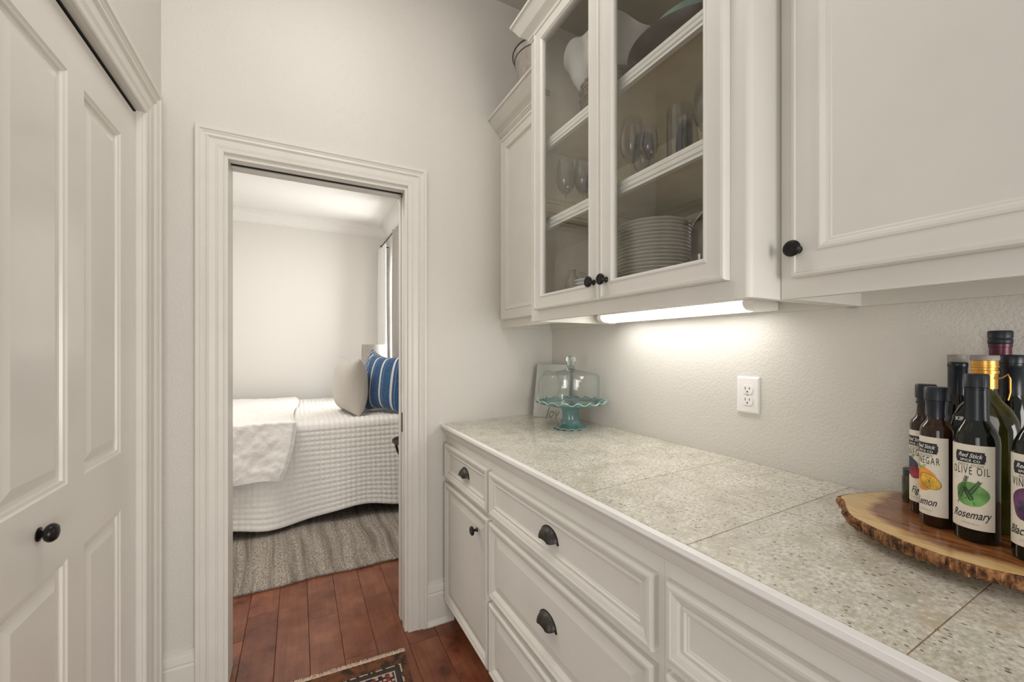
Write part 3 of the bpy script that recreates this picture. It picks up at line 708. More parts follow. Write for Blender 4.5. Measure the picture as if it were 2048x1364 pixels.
b = MB(); R = []
rs = random.Random(3); nO = len(OP)
ph = [rs.random()*6 for _ in range(6)]
jit = [0]*nO
for i in range(nO): jit[i] = rs.uniform(-.0022, .0022)
for j, (k, z) in enumerate(((.984, ZS-.0003), (.998, ZS-.0015), (1.004, ZS-.007), (1.0, ZS-.013), (.985, ZS-.019), (.962, ZS-.0225), (.95, ZS-.021))):
    ring = []
    for i, p in enumerate(OP):
        d = p-cen; u = d.normalized(); am = 0 if j == 0 else (jit[i]+jit[(i*7+j*13) % nO]*.6)*(.5 if j == 1 else 1.5)
        q = cen+d*k+u*am; x = min(q.x, 1.2300)
        ring.append((x, q.y, z+(0 if j < 2 else jit[(i*5+j) % nO]*.5)))
    R.append(ring)
b.loft(R, True); b.build('bark', 'bark', t, smooth=25)
b = MB(); b.lathe([(.10, 0), (.105, .002), (.105, ZS-.020-ztop(1.05)), (.09, ZS-.019-ztop(1.05))], (1.045, .25, ztop(1.05)), 40); b.build('turntable_base', 'tray', t)

def cyl_fn(c, r, az, z0):
    """wrap label space (x along, y up) around a bottle; az: direction of the label centre"""
    def f(x, y, lift=.0004):
        a = az+x/r; return (c[0]+(r+lift)*math.cos(a), c[1]+(r+lift)*math.sin(a), z0+y)
    return f
def patch(mb, f, x0, x1, y0, y1, lift, n=28, cut=0):
    A_ = [[mb.v(f(x0+(x1-x0)*i/n, y, lift)) for i in range(n+1)] for y in (y0, y1)]
    for i in range(n): mb.f([A_[0][i], A_[0][i+1], A_[1][i+1], A_[1][i]])
def blob(mb, f, cx, cy, ra, rb, lift, wob=.05, rot=0, n=28, a0=0, a1=2*PI):
    P = []
    for i in range(n):
        a = a0+(a1-a0)*i/n; k = 1+wob*math.sin(3*a+1)+wob*.6*math.sin(5*a); x = ra*k*math.cos(a); y = rb*k*math.sin(a)
        P.append((cx+x*math.cos(rot)-y*math.sin(rot), cy+x*math.sin(rot)+y*math.cos(rot)))
    c = mb.v(f(cx, cy, lift)); K = 1 if n < 12 else 5; prev = None
    for k in range(1, K+1):
        vs = [mb.v(f(cx+(x-cx)*k/K, cy+(y-cy)*k/K, lift)) for x, y in P]
        for i in range(n): mb.f([c, vs[i], vs[(i+1) % n]]) if prev is None else mb.f([prev[i], vs[i], vs[(i+1) % n], prev[(i+1) % n]])
        prev = vs
def stroke(mb, f, pts, w, lift):
    for (x0, y0), (x1, y1) in zip(pts, pts[1:]):
        dx, dy = x1-x0, y1-y0; L = math.hypot(dx, dy) or 1; nx, ny = -dy/L*w/2, dx/L*w/2
        mb.f([mb.v(f(x0+nx, y0+ny, lift)), mb.v(f(x0-nx, y0-ny, lift)), mb.v(f(x1-nx, y1-ny, lift)), mb.v(f(x1+nx, y1+ny, lift))])
def leafp(mb, f, x0, y0, x1, y1, w, lift):
    dx, dy = x1-x0, y1-y0; L = math.hypot(dx, dy); nx, ny = -dy/L*w, dx/L*w
    mb.f([mb.v(f(*p, lift)) for p in ((x0, y0), (x0+dx*.45+nx, y0+dy*.45+ny), (x1, y1), (x0+dx*.45-nx, y0+dy*.45-ny))])
def shop_label(parent, c, r, az, z0, h, w, top_script, word, art, flavour):
    f = cyl_fn(c, r, az, z0)
    b = MB(); patch(b, f, -w/2, w/2, 0, h, .0004); lab = b.build('label', 'label', parent)
    b = MB(); yb = h-.020; bw = .0178; bh = .0092   # black shop badge with notched corners
    patch(b, lambda x, y, l: f(x, yb+y, l), -bw, bw, -bh*.6, bh*.6, .0007, 10); patch(b, lambda x, y, l: f(x, yb+y, l), -bw*.93, bw*.93, -bh, bh, .00075, 10)
    b.build('badge', 'ink', lab)
    b = MB(); add_text(b, lambda x, y: f(x, y, .0010), 'Red Stick', .0098, 0, yb+.0024, rot=-.03, shear=.35, xs=.72, off=.00010)
    add_text(b, lambda x, y: f(x, y, .0010), 'SPICE CO', .0052, .0005, yb-.0056, rot=-.03, xs=.92, off=.0001, space=1.12)
    b.build('badge_lettering', 'labelwhite', lab)
    b = MB(); add_text(b, lambda x, y: f(x, y, .0007), top_script, .0075, 0, h-.0325, shear=.4, xs=.78, space=1.1); b.build('small_lettering', 'inkgrey', lab)
    b = MB(); add_text(b, lambda x, y: f(x, y, .0007), word, .0180, 0, h-.0425, xs=.44, space=1.28); b.build('lettering', 'ink', lab)
    b = MB()
    add_text(b, lambda x, y: f(x, y, .0007), flavour, .0185, 0, .0225, rot=.05, shear=.5, xs=.60, off=.00016)
    b.build('flavour_lettering', 'ink', lab)
    b = MB(); add_text(b, lambda x, y: f(x, y, .0007), '12.7 FL OZ (375 mL)', .0026, 0, .0085, xs=.9); b.build('fine_print', 'inkgrey', lab)
    art(lab, lambda x, y, l=.0004: f(.001+(x-.001)*1.28, .060+(y-.056)*1.36, l), h)
def art_rosemary(lab, f, h):
    b = MB(); blob(b, f, .002, .053, .0150, .0145, .0006, .05, -.2); b.build('print', 'ggreen', lab)
    b = MB(); rs = random.Random(5)
    for (x0, y0, x1, y1) in ((-.011, .040, -.002, .074), (.005, .041, -.004, .060), (-.003, .047, .009, .069)):
        stroke(b, f, [(x0, y0), (x1, y1)], .0008, .0009); L = math.hypot(x1-x0, y1-y0); a = math.atan2(y1-y0, x1-x0)
        for k in range(12):
            u = .22+.78*k/12; px, py = x0+(x1-x0)*u, y0+(y1-y0)*u
            for sg in (-1, 1):
                aa = a+sg*.62; ln = .0052*(1.1-.4*u); leafp(b, f, px, py, px+ln*math.cos(aa), py+ln*math.sin(aa), .0005, .0009)
    b.build('print_lines', 'gdark', lab)
def art_lemon(lab, f, h):
    b = MB(); blob(b, f, -.002, .058, .0145, .0155, .0006, .04); b.build('print', 'gorange', lab)
    b = MB(); blob(b, f, .0055, .056, .0125, .0085, .0008, .03, -.55); b.build('print', 'gyellow', lab)
    b = MB()
    for i in range(9):
        a = i*PI/4.5; stroke(b, f, [(.0055, .056), (.0055+.010*math.cos(a)*1.0, .056+.0068*math.sin(a)-.003*math.cos(a))], .00035, .0010)
    P = [(.0055+.0125*math.cos(a)*math.cos(-.55)-.0085*math.sin(a)*math.sin(-.55), .056+.0125*math.cos(a)*math.sin(-.55)+.0085*math.sin(a)*math.cos(-.55)) for a in [2*PI*i/24 for i in range(25)]]
    stroke(b, f, P, .0005, .0010); b.build('print_lines', 'gdark', lab)
    for q in (.002, -.011): b = MB(); leafp(b, f, -.006, .070, q, .077, .002, .0008); b.build('print_leaf', 'ggreen', lab)
def art_fig(lab, f, h):
    b = MB(); blob(b, f, -.007, .061, .0115, .0135, .0006, .05); b.build('print', 'gnavy', lab)
    b = MB(); blob(b, f, .001, .053, .0095, .0085, .0008, .04); b.build('print', 'gred', lab)
    b = MB(); leafp(b, f, -.006, .072, .001, .078, .002, .0008); b.build('print_leaf', 'ggreen', lab)
def art_berry(lab, f, h):
    b = MB(); blob(b, f, .001, .058, .0160, .0180, .0006, .05); b.build('print', 'gpurple', lab)
    b = MB()
    for i in range(14): a = i*2.4; q = .0026*math.sqrt(i); blob(b, f, .001+q*math.cos(a), .056+q*math.sin(a), .0022, .0022, .0009, .0, n=8)
    b.build('print_lines', 'gnavy', lab)
def bottle(name, label, c, prof, m, cap=None, capm='cap', sleeve=None, slm='sleeve', seg=40, z0=ZS+.0004):
    t = thing(name, label, 'bottle', (c[0], c[1], z0))
    b = MB(); b.lathe(prof, (c[0], c[1], z0), seg, None, True, True); b.build('body', m, t, smooth=50)
    if sleeve: b = MB(); b.lathe(sleeve, (c[0], c[1], z0), seg, None, False, False); b.build('neck_sleeve', slm, t, smooth=50)
    if cap:
        b = MB(); rib = lambda r, h, a: (r+(.00025 if int(a*60/PI) % 2 else 0), h)
        b.lathe(cap, (c[0], c[1], z0), 96, None, True, True, rib); b.build('cap', capm, t, smooth=50)
    return t
def az_cam(c, off): return math.atan2(-c[1], -c[0])+math.radians(off)
# rosemary olive oil
c = (.9915, .2393); r = .0264
t = bottle('olive_oil_bottle', 'tall dark green olive oil bottle labelled Rosemary, at the front of the slab', c, [(.018, .0), (.025, .001), (r, .004), (r, .160), (.0255, .170), (.0225, .180), (.0175, .190), (.0145, .197), (.0136, .205), (.0130, .250), (.0135, .262)], 'glassgreen',
    cap=[(.0132, .250), (.0142, .2505), (.0142, .2700), (.0130, .2720), (.0, .2722)], sleeve=[(.0148, .196), (.0142, .204), (.0138, .246), (.0148, .2465), (.0148, .249), (.0138, .2495)])
shop_label(t, c, r, az_cam(c, -17), ZS+.022, .136, .0590, 'extra virgin', 'OLIVE OIL', art_rosemary, 'Rosemary')
# lemon vinegar
c = (1.0089, .2909); r = .0225
vin = lambda R_: [(.017, .0), (R_-.001, .001), (R_, .004), (R_, .168), (R_-.0015, .175), (.017, .181), (.0145, .185), (.0135, .190), (.0125, .205), (.0125, .222)]
t = bottle('vinegar_bottle', 'slim dark vinegar bottle labelled Lemon, second from the left on the slab', c, vin(r), 'glassbrown',
    cap=[(.0150, .221), (.0168, .222), (.0168, .2430), (.0155, .2452), (.0, .2456)], sleeve=[(.0146, .192), (.0140, .200), (.0150, .214), (.0155, .221)])
shop_label(t, c, r, az_cam(c, -43), ZS+.020, .138, .0620, 'balsamic', 'VINEGAR', art_lemon, 'Lemon')
# fig vinegar
c = (1.0640, .3225); r = .0225
t = bottle('vinegar_bottle', 'slim amber vinegar bottle labelled Fig, leftmost on the slab behind the lemon one', c, vin(r), 'glassbrown',
    cap=[(.0135, .219), (.0150, .220), (.0150, .2425), (.0135, .2455), (.0, .2460)], sleeve=[(.0132, .208), (.0142, .209), (.0142, .212), (.0130, .2125), (.0130, .220)], slm='cap')
shop_label(t, c, r, az_cam(c, -42), ZS+.022, .136, .0600, 'balsamic', 'VINEGAR', art_fig, 'Fig')
# blackberry vinegar, cut by the frame
c = (.9700, .1720); r = .0255
t = bottle('vinegar_bottle', 'dark vinegar bottle with a purple fruit label, rightmost at the frame edge', c, [(.018, .0), (.0245, .001), (r, .004), (r, .160), (.024, .172), (.019, .186), (.0140, .196), (.0125, .205), (.0115, .250), (.0120, .262)], 'glassgreen',
    cap=[(.0118, .250), (.0128, .2505), (.0128, .2700), (.0118, .2722), (.0, .2724)], sleeve=[(.0130, .205), (.0122, .246), (.0132, .2465), (.0132, .249), (.0124, .2495)])
shop_label(t, c, r, az_cam(c, -20), ZS+.022, .136, .0590, 'balsamic', 'VINEGAR', art_berry, 'Blackberry')
# big oil bottle (flat-sided)
c = (1.0714, .2490); az = math.atan2(-c[1], -c[0]); z0 = ZS+.0004
t = thing('oil_bottle', 'large olive-green oil bottle with a gold screw cap, in the middle of the group', 'bottle', (c[0], c[1], z0))
ca, sa = math.cos(az), math.sin(az)
def ring(hw, hd, z, n=48, e=.55):
    P = []
    for i in range(n):
        a = 2*PI*i/n; x = hd*math.copysign(abs(math.cos(a))**e, math.cos(a)); y = hw*math.copysign(abs(math.sin(a))**e, math.sin(a)); P.append((c[0]+x*ca-y*sa, c[1]+x*sa+y*ca, z0+z))
    return P
b = MB(); b.loft([ring(.036, .024, 0), ring(.041, .028, .004), ring(.041, .028, .150), ring(.0405, .0275, .175), ring(.038, .026, .192, e=.65), ring(.031, .023, .210, e=.75), ring(.021, .019, .224, e=.9), ring(.0155, .0155, .236, e=1), ring(.0145, .0145, .255, e=1)], True, True, True)
b.build('body', 'glassolive', t, smooth=50)
b = MB(); b.lathe([(.0145, .243), (.0158, .2440), (.0158, .270), (.0172, .2705), (.0172, .275), (.0160, .276), (.0160, .280), (.0172, .281), (.0172, .284), (.0165, .2845), (.0165, .2925)], (c[0], c[1], z0), 48); b.build('cap', 'gold', t, smooth=50)
b = MB(); b.lathe([(.0160, .2926), (.0172, .2932), (.0172, .3010), (.0160, .3020), (.0, .3022)], (c[0], c[1], z0), 96, None, True, True, lambda r, h, a: (r+(.0004 if int(a*40/PI) % 2 else 0), h)); b.build('cap_top', 'capgrey', t, smooth=50)
b = MB(); pts = [(c[0]-.004*sa*k+0, c[1], 0) for k in (0,)]
hp = [(0, .272), (-.020, .276), (-.026, .268), (-.027, .250), (-.024, .236)]
b.tube([(c[0]+.012*ca-y*sa, c[1]+.012*sa+y*ca, z0+z) for y, z in [(.014, .262), (.020, .264), (.026, .270), (.0285, .262), (.0285, .240), (.026, .226)]], .0014, 6); b.build('pull_tab', 'gold', t, smooth=60)
fbig = lambda x, y, lift=.0005: (c[0]+(.0282+lift)*ca-x*sa, c[1]+(.0282+lift)*sa+x*ca, z0+y)
b = MB(); patch(b, lambda x, y, l: fbig(x, y, l), -.036, .000, .060, .200, .0003, 2); lb = b.build('label', 'ink', t)
b = MB(); add_text(b, lambda x, y: fbig(x, y, .0009), 'KIRKLAND', .0090, -.0165, .190, xs=.80, off=.0003); b.build('lettering', 'labelwhite', lb)
# cork-topped bottle at the back
c = (1.170, .308)
bottle('wine_bottle', 'dark bottle with a grey stopper top, back left of the group', c, [(.020, .0), (.0265, .001), (.0275, .004), (.0275, .165), (.026, .185), (.019, .208), (.0135, .222), (.0132, .285)], 'glassgreen',
    cap=[(.0132, .2865), (.0142, .2875), (.0144, .2975), (.0138, .3015), (.0, .3020)], capm='capgrey', sleeve=[(.0146, .221), (.0140, .225), (.0140, .276), (.0146, .277), (.0146, .284), (.0138, .286)])
# wine bottle, burgundy foil
c = (1.1975, .2580)
bottle('wine_bottle', 'tallest bottle, black cap over burgundy foil, at the back by the wall', c, [(.020, .0), (.0265, .001), (.0275, .004), (.0275, .185), (.026, .205), (.019, .232), (.0140, .250), (.0130, .300), (.0130, .322)], 'glassgreen',
    cap=[(.0150, .3225), (.0160, .3235), (.0160, .3315), (.0155, .3320), (.0155, .3345), (.0162, .335), (.0162, .3455), (.0150, .3480), (.0, .3485)], sleeve=[(.0152, .250), (.0146, .256), (.0146, .316), (.0156, .3165), (.0156, .3225)], slm='burgundy')
# foil bottle
c = (1.127, .2293)
bottle('wine_bottle', 'bottle with a dark blue-black foil neck, right of the burgundy one', c, [(.016, .0), (.0205, .001), (.0215, .004), (.0215, .190), (.020, .205), (.016, .222), (.0135, .234), (.0130, .290)], 'glassgreen',
    cap=[(.0150, .2870), (.0164, .2880), (.0166, .2985), (.0150, .3025), (.0, .3030)], capm='sleeve', sleeve=[(.0150, .232), (.0146, .238), (.0146, .2780), (.0156, .279), (.0156, .287)])
# short jar peeping out behind the fig bottle
c = (1.118, .355)
t = thing('oil_jar', 'short green glass jar just visible left of the fig bottle', 'jar', (c[0], c[1], ZS))
b = MB(); b.lathe([(.014, .0004), (.019, .001), (.020, .004), (.020, .050), (.018, .054), (.0, .055)], (c[0], c[1], ZS), 32, None, True, False); b.build('body', 'glassolive', t, smooth=50)
b = MB(); b.lathe([(.0, .0552), (.0185, .0552), (.0185, .066), (.0, .067)], (c[0], c[1], ZS), 32, None, False, False); b.build('lid', 'cap', t, smooth=50)

# ================================================================== CABINET CONTENTS
ZF = ZB+.0635
ORD = 'second third fourth fifth sixth seventh eighth ninth tenth eleventh twelfth thirteenth fourteenth fifteenth sixteenth seventeenth eighteenth nineteenth'.split()
def plate_stack(cx, cy, r, n, dz, m, lab, grp):
    # one plate, then copies
    b = MB(); b.lathe([(0, .0), (r*.60, .0), (r*.62, .002), (r*.70, .004), (r*.97, .0105), (r, .0128), (r*.985, .0150), (r*.70, .0078), (r*.6, .0062), (0, .0062)], (0, 0, 0), 56, None, False, False)
    p = b.build('plate', m, None, smooth=40); p['label'] = lab+', bottom of the stack'; p['category'] = 'plate'; p['group'] = grp; p.location = (cx, cy, ZF+.0003)
    for i in range(1, n):
        q = p.copy(); COL.objects.link(q); q.location = (cx+random.uniform(-.0012, .0012), cy+random.uniform(-.0012, .0012), ZF+.0003+i*dz)
        q['label'] = lab.split(' behind')[0]+(', topmost plate' if i == n-1 else ', %s plate from the bottom' % ORD[i-1])
plate_stack(1.022, .962, .116, 20, .0112, 'china', 'cream dinner plate in the tall stack behind the right glass door', 'dinner plates in the tall stack')
plate_stack(1.020, 1.232, .100, 7, .0125, 'chinawhite', 'white side plate in the low stack behind the left glass door', 'side plates in the low stack')
# jug
t = thing('jug', 'small brown pottery jug behind the left glass door, far corner', 'jug', (.985, 1.298, ZF))
b = MB(); b.lathe([(.018, .0005), (.026, .004), (.030, .020), (.026, .040), (.014, .058), (.012, .070), (.015, .078), (.013, .0785), (.010, .070)], (.93, 1.275, ZF+.055), 28, None, True, False)
t.location = (.93, 1.275, ZF); 
b2 = MB(); b2.lathe([(.032, .0005), (.034, .003), (.030, .053), (.032, .0550), (.0, .0552)], (.93, 1.275, ZF), 28, None, True, False)
b.build('body', 'terra', t, smooth=50); b2.build('base', 'terra', t, smooth=50)
b = MB(); b.tube([(.93+.018, 1.275-.02, ZF+.122), (.93+.034, 1.275-.03, ZF+.118), (.93+.038, 1.275-.032, ZF+.098), (.93+.024, 1.275-.022, ZF+.080)], .0035, 8); b.build('handle', 'terra', t, smooth=60)
# glass mug
t = thing('glass_mug', 'clear glass mug left of the tall plate stack', 'mug', (.90, 1.03, ZF))
b = MB(); b.lathe([(.0, .001), (.034, .001), (.036, .004), (.036, .085), (.0345, .085), (.033, .008), (.0, .007)], (.90, 1.03, ZF), 32, None, False, False); b.build('body', 'crystal', t, smooth=50)
b = MB(); b.tube([(.90-.005, 1.03-.035, ZF+.070), (.90-.008, 1.03-.060, ZF+.064), (.90-.008, 1.03-.062, ZF+.030), (.90-.005, 1.03-.035, ZF+.018)], .004, 8); b.build('handle', 'crystal', t, smooth=60)
# textured silver platter standing against the back, a square tin in front
t = thing('platter', 'round hammered silver platter standing upright right of the tall plate stack', 'platter', (1.17, .78, ZF))
ax = axis_to((-1, -.22, .18))
b = MB(); b.lathe([(0, 0), (.095, 0), (.105, .006), (.150, .012), (.152, .015), (.148, .016), (.105, .010), (.092, .004), (0, .004)], (1.160, .765, ZF+.158), 64, ax, False, False); b.build('dish', 'silver', t, smooth=40)
b = MB(); pts = [Vector((1.160, .765, ZF+.158))+ax @ Vector((.151*math.cos(a), .151*math.sin(a), .0145)) for a in [2*PI*i/64 for i in range(65)]]; b.tube(pts, .0022, 6); b.build('rim', 'pewter', t, smooth=60)
t = thing('tumbler', 'cut glass tumbler in front of the hammered platter', 'glass', (1.03, .79, ZF))
b = MB(); b.lathe([(.0, .001), (.028, .001), (.030, .004), (.036, .10), (.0345, .10), (.028, .010), (.0, .008)], (1.03, .79, ZF), 24, None, False, False); b.build('bowl', 'crystal', t, smooth=50)
# wine glasses on the middle shelf
def wine_glass(label, h=.215, R_=.036):
    t = thing('wine_glass', label, 'glass', (0, 0, 0), 'glasses on the middle shelf')
    b = MB(); b.lathe([(.0, .0), (.032, .0), (.033, .0015), (.020, .003), (.006, .006), (.0, .0062)], (0, 0, 0), 32, None, False, False); b.build('foot', 'crystal', t, smooth=60)
    b = MB(); b.lathe([(.0038, .005), (.0030, .02), (.0030, h*.36), (.005, h*.41)], (0, 0, 0), 12, None, False, False); b.build('stem', 'crystal', t, smooth=60)
    b = MB(); b.lathe([(.003, h*.405), (.016, h*.44), (R_*.8, h*.52), (R_, h*.63), (R_*.95, h*.80), (R_*.78, h), (R_*.74, h), (R_*.91, h*.80), (R_*.95, h*.63), (R_*.76, h*.53), (.0, h*.43)], (0, 0, 0), 40, None, False, False); b.build('bowl', 'crystal', t, smooth=60)
    return t
Zs = 1.7865
g0 = wine_glass('stemmed glass at the far left of the middle shelf, behind the left door'); g0.location = (.885, 1.255, Zs)
for (x, y, s, lb) in ((.942, 1.222, 1.0, 'second stemmed glass from the left, behind the left door'), (1.03, 1.27, .95, 'stemmed glass at the back behind the left door'), (.925, .955, 1.05, 'tall stemmed glass at the left edge of the right pane'), (1.02, 1.0, 1.02, 'stemmed glass at the back left of the right pane'), (.905, .866, .72, 'small stemmed glass between two tall ones in the right pane'), (1.06, .86, .95, 'stemmed glass at the back middle of the right pane'), (.96, .715, 1.0, 'stemmed glass near the right edge of the right pane')):
    dup(g0, (x, y, Zs), lb, scale=(s, s, s))
t = thing('hurricane_glass', 'wide tall clear glass on the middle shelf, right pane', 'glass', (.955, .800, Zs))
b = MB(); b.lathe([(.0, .001), (.030, .001), (.031, .004), (.034, .05), (.036, .12), (.034, .19), (.033, .19), (.034, .12), (.030, .008), (.0, .006)], (.955, .800, Zs), 32, None, False, False); b.build('bowl', 'crystal', t, smooth=50)
# top shelf
Zt = 2.0885
t = thing('ruffled_dish', 'white ceramic serving dish with a wavy rim, on a basket on the top shelf', 'dish', (1.03, 1.15, Zt+.13))
def wv2(r, h, a): k = min(1, max(0, r-.05)/.10); return (r*(1+.07*k*math.cos(5*a+.4)), h+.022*k*math.sin(5*a))
b = MB(); b.lathe([(0, .001), (.075, .001), (.085, .004), (.120, .022), (.142, .060), (.156, .105), (.170, .124), (.164, .128), (.150, .108), (.136, .062), (.114, .026), (.08, .009), (0, .007)], (1.03, 1.16, Zt+.1805), 90, None, False, False, wv2)
t.location = (1.03, 1.16, Zt+.1805); b.build('body', 'chinawhite', t, smooth=60)
t = thing('basket', 'brown woven rattan basket under the wavy white dish', 'basket', (1.03, 1.16, Zt))
b = MB(); b.lathe([(.0, .001), (.075, .001), (.082, .010), (.104, .060), (.118, .140), (.118, .178), (.110, .178), (.098, .060), (.072, .012), (.0, .010)], (1.03, 1.16, Zt), 60, None, False, False, lambda r, h, a: (r+.0025*math.sin(18*a+h*160), h)); b.build('body', 'rattan', t, smooth=40)
b = MB()
for k in range(11):
    z = .012+k*.0155; rr_ = .084+.036*min(1, z/.13)**.7; b.tube([(1.03+(rr_+.003*math.sin(16*a+k*PI))*math.cos(a), 1.16+(rr_+.003*math.sin(16*a+k*PI))*math.sin(a), Zt+z) for a in [2*PI*i/72 for i in range(73)]], .0035, 5)
b.build('weave', 'rattan', t, smooth=60)
b = MB(); b.lathe([(.0, .001), (.026, .001), (.028, .004), (.031, .075), (.030, .075), (.026, .008), (.0, .006)], (.895, .995, Zt), 24, None, False, False, lambda r, h, a: (r*(1+.03*math.cos(12*a)), h))
o = b.build('tumbler', 'crystal', None, smooth=50); o['label'] = 'small cut glass tumbler on the top shelf at the left of the right pane'; o['category'] = 'glass'
t = thing('wooden_bowl', 'wide dark wooden bowl on the top shelf behind the right pane', 'bowl', (1.03, .815, Zt))
b = MB(); b.lathe([(.0, .001), (.090, .001), (.096, .006), (.140, .030), (.172, .064), (.180, .080), (.174, .080), (.160, .060), (.130, .036), (.085, .014), (.0, .012)], (1.02, .815, Zt), 64, None, False, False); b.build('body', 'tray', t, smooth=60)
t = thing('green_bowl', 'green glazed bowl with a handle stacked on the dark wooden bowl', 'bowl', (1.03, .80, Zt+.09))
b = MB(); b.lathe([(.0, .0), (.065, .0), (.100, .020), (.122, .070), (.126, .105), (.120, .108), (.114, .106), (.110, .070), (.06, .010), (.0, .008)], (1.02, .800, Zt+.028), 56, None, False, False); b.build('body', 'green_glaze', t, smooth=60)
b = MB(); b.tube([(.975, .914, Zt+.118), (.955, .945, Zt+.116), (.960, .940, Zt+.098), (.985, .905, Zt+.094)], .007, 8); b.build('handle', 'green_glaze', t, smooth=60)

# tin pail on top of the corner cabinet
c = (1.0, 1.60)
t = thing('tin_pail', 'round brushed tin pail on top of the corner cabinet, half behind the glass one', 'pail', (c[0], c[1], 2.4585))
b = MB(); b.lathe([(.0, .0), (.100, .0), (.104, .003), (.132, .170), (.138, .180), (.134, .182), (.128, .172), (.100, .008), (.0, .006)], (c[0], c[1], 2.4590), 64, None, False, False); b.build('body', 'pewter', t, smooth=50)
for z, rr_ in ((.183, .139), (.158, .131)):
    b = MB(); b.tube([(c[0]+rr_*math.cos(a), c[1]+rr_*math.sin(a), 2.4590+z) for a in [2*PI*i/64 for i in range(65)]], .0032 if z > .17 else .0018, 6); b.build('rim', 'blackmetal', t, smooth=60)
# cap board that closes the corner cabinet's top at crown height
tt = [o for o in bpy.data.objects if o.name.startswith('wall_cabinet') and o.get('label', '').startswith('narrow')][0]
b = MB(); b.box(XA-.06, XR-.001, 1.3655, D-.001, 2.4505, 2.4582); b.build('top_board', 'cab', tt)

# ================================================================== RUGS
RC = (.4020, 1.750)
t = thing('runner_rug', 'dark rust and navy patterned wool rug at the foot of the doorway', 'rug', (RC[0], RC[1], 0))
t.rotation_euler = (0, 0, math.radians(-3))
b = MB(); b.box(-.72, 0, -1.55, 0, .001, .009); b.build('pile', 'persian', t, keep=True, bevel=.002)
b = MB(); rs = random.Random(2)
for i in range(330):
    x = -.72+.72*i/330; y = .0; L = .020+rs.random()*.010; dx = rs.uniform(-.004, .004)
    b.tube([(x, -.004, .007), (x+dx*.4, L*.5, .008+rs.random()*.004), (x+dx, L, .003)], .0016, 4)
b.build('fringe', 'fringe', t, keep=True, kind='stuff')
b = MB(); b.tube([(-.72+.72*i/240, .001+.0012*math.sin(i), .0085) for i in range(241)], .0035, 6); b.build('corded_edge', 'fringe', t, keep=True)
t = thing('jute_rug', 'grey-beige braided jute rug under the bed', 'rug', (-.15, 3.6, 0))
b = MB(); ny = 60
def jy(x): return 2.545+.010*math.sin(x*5+1)+.006*math.sin(x*17)
xs = [-1.45+2.35*i/ny for i in range(ny+1)]
tp = [b.v((x, jy(x)+.006, .012)) for x in xs]; bt = [b.v((x, jy(x), .001)) for x in xs]; tf = [b.v((x, 4.9, .012)) for x in xs]
for i in range(ny): b.f([bt[i], bt[i+1], tp[i+1], tp[i]]); b.f([tp[i], tp[i+1], tf[i+1], tf[i]])
b.build('pile', 'jute', t)
b = MB(); b.tube([(x, jy(x)+.004, .009+.002*math.sin(i*2.3)) for i, x in enumerate([-1.45+2.35*i/260 for i in range(261)])], .008, 7); b.build('braided_edge', 'jute', t)

# ================================================================== BED
t = thing('bed', 'bed made up with a white quilted coverlet, seen through the doorway', 'bed', (-.3, 4.1, 0))
b = MB(); b.box(-1.12, .93, 3.40, 4.86, .16, .42)
for x in (-1.05, .82):
    for y in (3.45, 4.76): b.box(x, x+.07, y, y+.07, .013, .17)
b.build('frame', 'blackmetal', t)
b = MB(); b.box(-1.10, .92, 3.38, 4.86, .42, .735); b.build('mattress', 'quilt', t, bevel=.05)
# coverlet: cross-section path over the bed, puffed quilting cells
def cover(mb, x0, x1, nx, path, puff, cell, hem=None, zmin=None, back=True):
    """path: (y, z) samples; returns grid"""
    L = [0]
    for (a, b_), (c_, d) in zip(path, path[1:]): L.append(L[-1]+math.hypot(c_-a, d-b_))
    G = []
    for i in range(nx+1):
        x = x0+(x1-x0)*i/nx; row = []
        for j, (y, z) in enumerate(path):
            a = path[max(0, j-1)]; c_ = path[min(len(path)-1, j+1)]; ty, tz = c_[0]-a[0], c_[1]-a[1]; l = math.hypot(ty, tz) or 1; ny_, nz_ = -tz/l, ty/l
            if nz_ < 0 and abs(nz_) > .5: ny_, nz_ = -ny_, -nz_
            p = puff*(abs(math.sin(PI*x/cell))**.5)*(abs(math.sin(PI*L[j]/cell))**.5)
            u = L[j]/L[-1]
            yy, zz = y+ny_*p, z+nz_*p
            if hem: dy, dz = hem(x, u, z); yy += dy; zz += dz
            row.append(mb.v((x, yy, zz)))
        G.append(row)
    for i in range(nx):
        for j in range(len(path)-1): mb.f([G[i][j], G[i+1][j], G[i+1][j+1], G[i][j+1]])
def side_path(y0, ztop_, zbot, n, topn, yfar):
    P = []
    for j in range(n): P.append((y0-.01-.055*(1-j/n)*1.0, zbot+(ztop_-.045-zbot)*j/n))
    for j in range(7): a = PI/2*j/6; P.append((y0+.035-.045*math.cos(a), ztop_-.045+.045*math.sin(a)))
    for j in range(1, topn+1): P.append((y0+.035+(yfar-y0-.035)*j/topn, ztop_+.004*math.sin(j*.3)))
    return P
def hem(x, u, z):
    k = max(0, (.70-z)/.6)
    w = .030*math.sin(x*6.0+.6)+.018*math.sin(x*14+1.0)
    lift = .022*math.sin(x*7.0-1.2)+.035*max(0, x+.2)-.01
    return (w*k, lift*max(0, (.5-z)/.4))
b = MB(); cover(b, -1.14, .925, 320, side_path(3.335, .750, .075, 96, 200, 4.86), .0075, .036, hem)
b.build('coverlet', 'quilt', t, smooth=0)
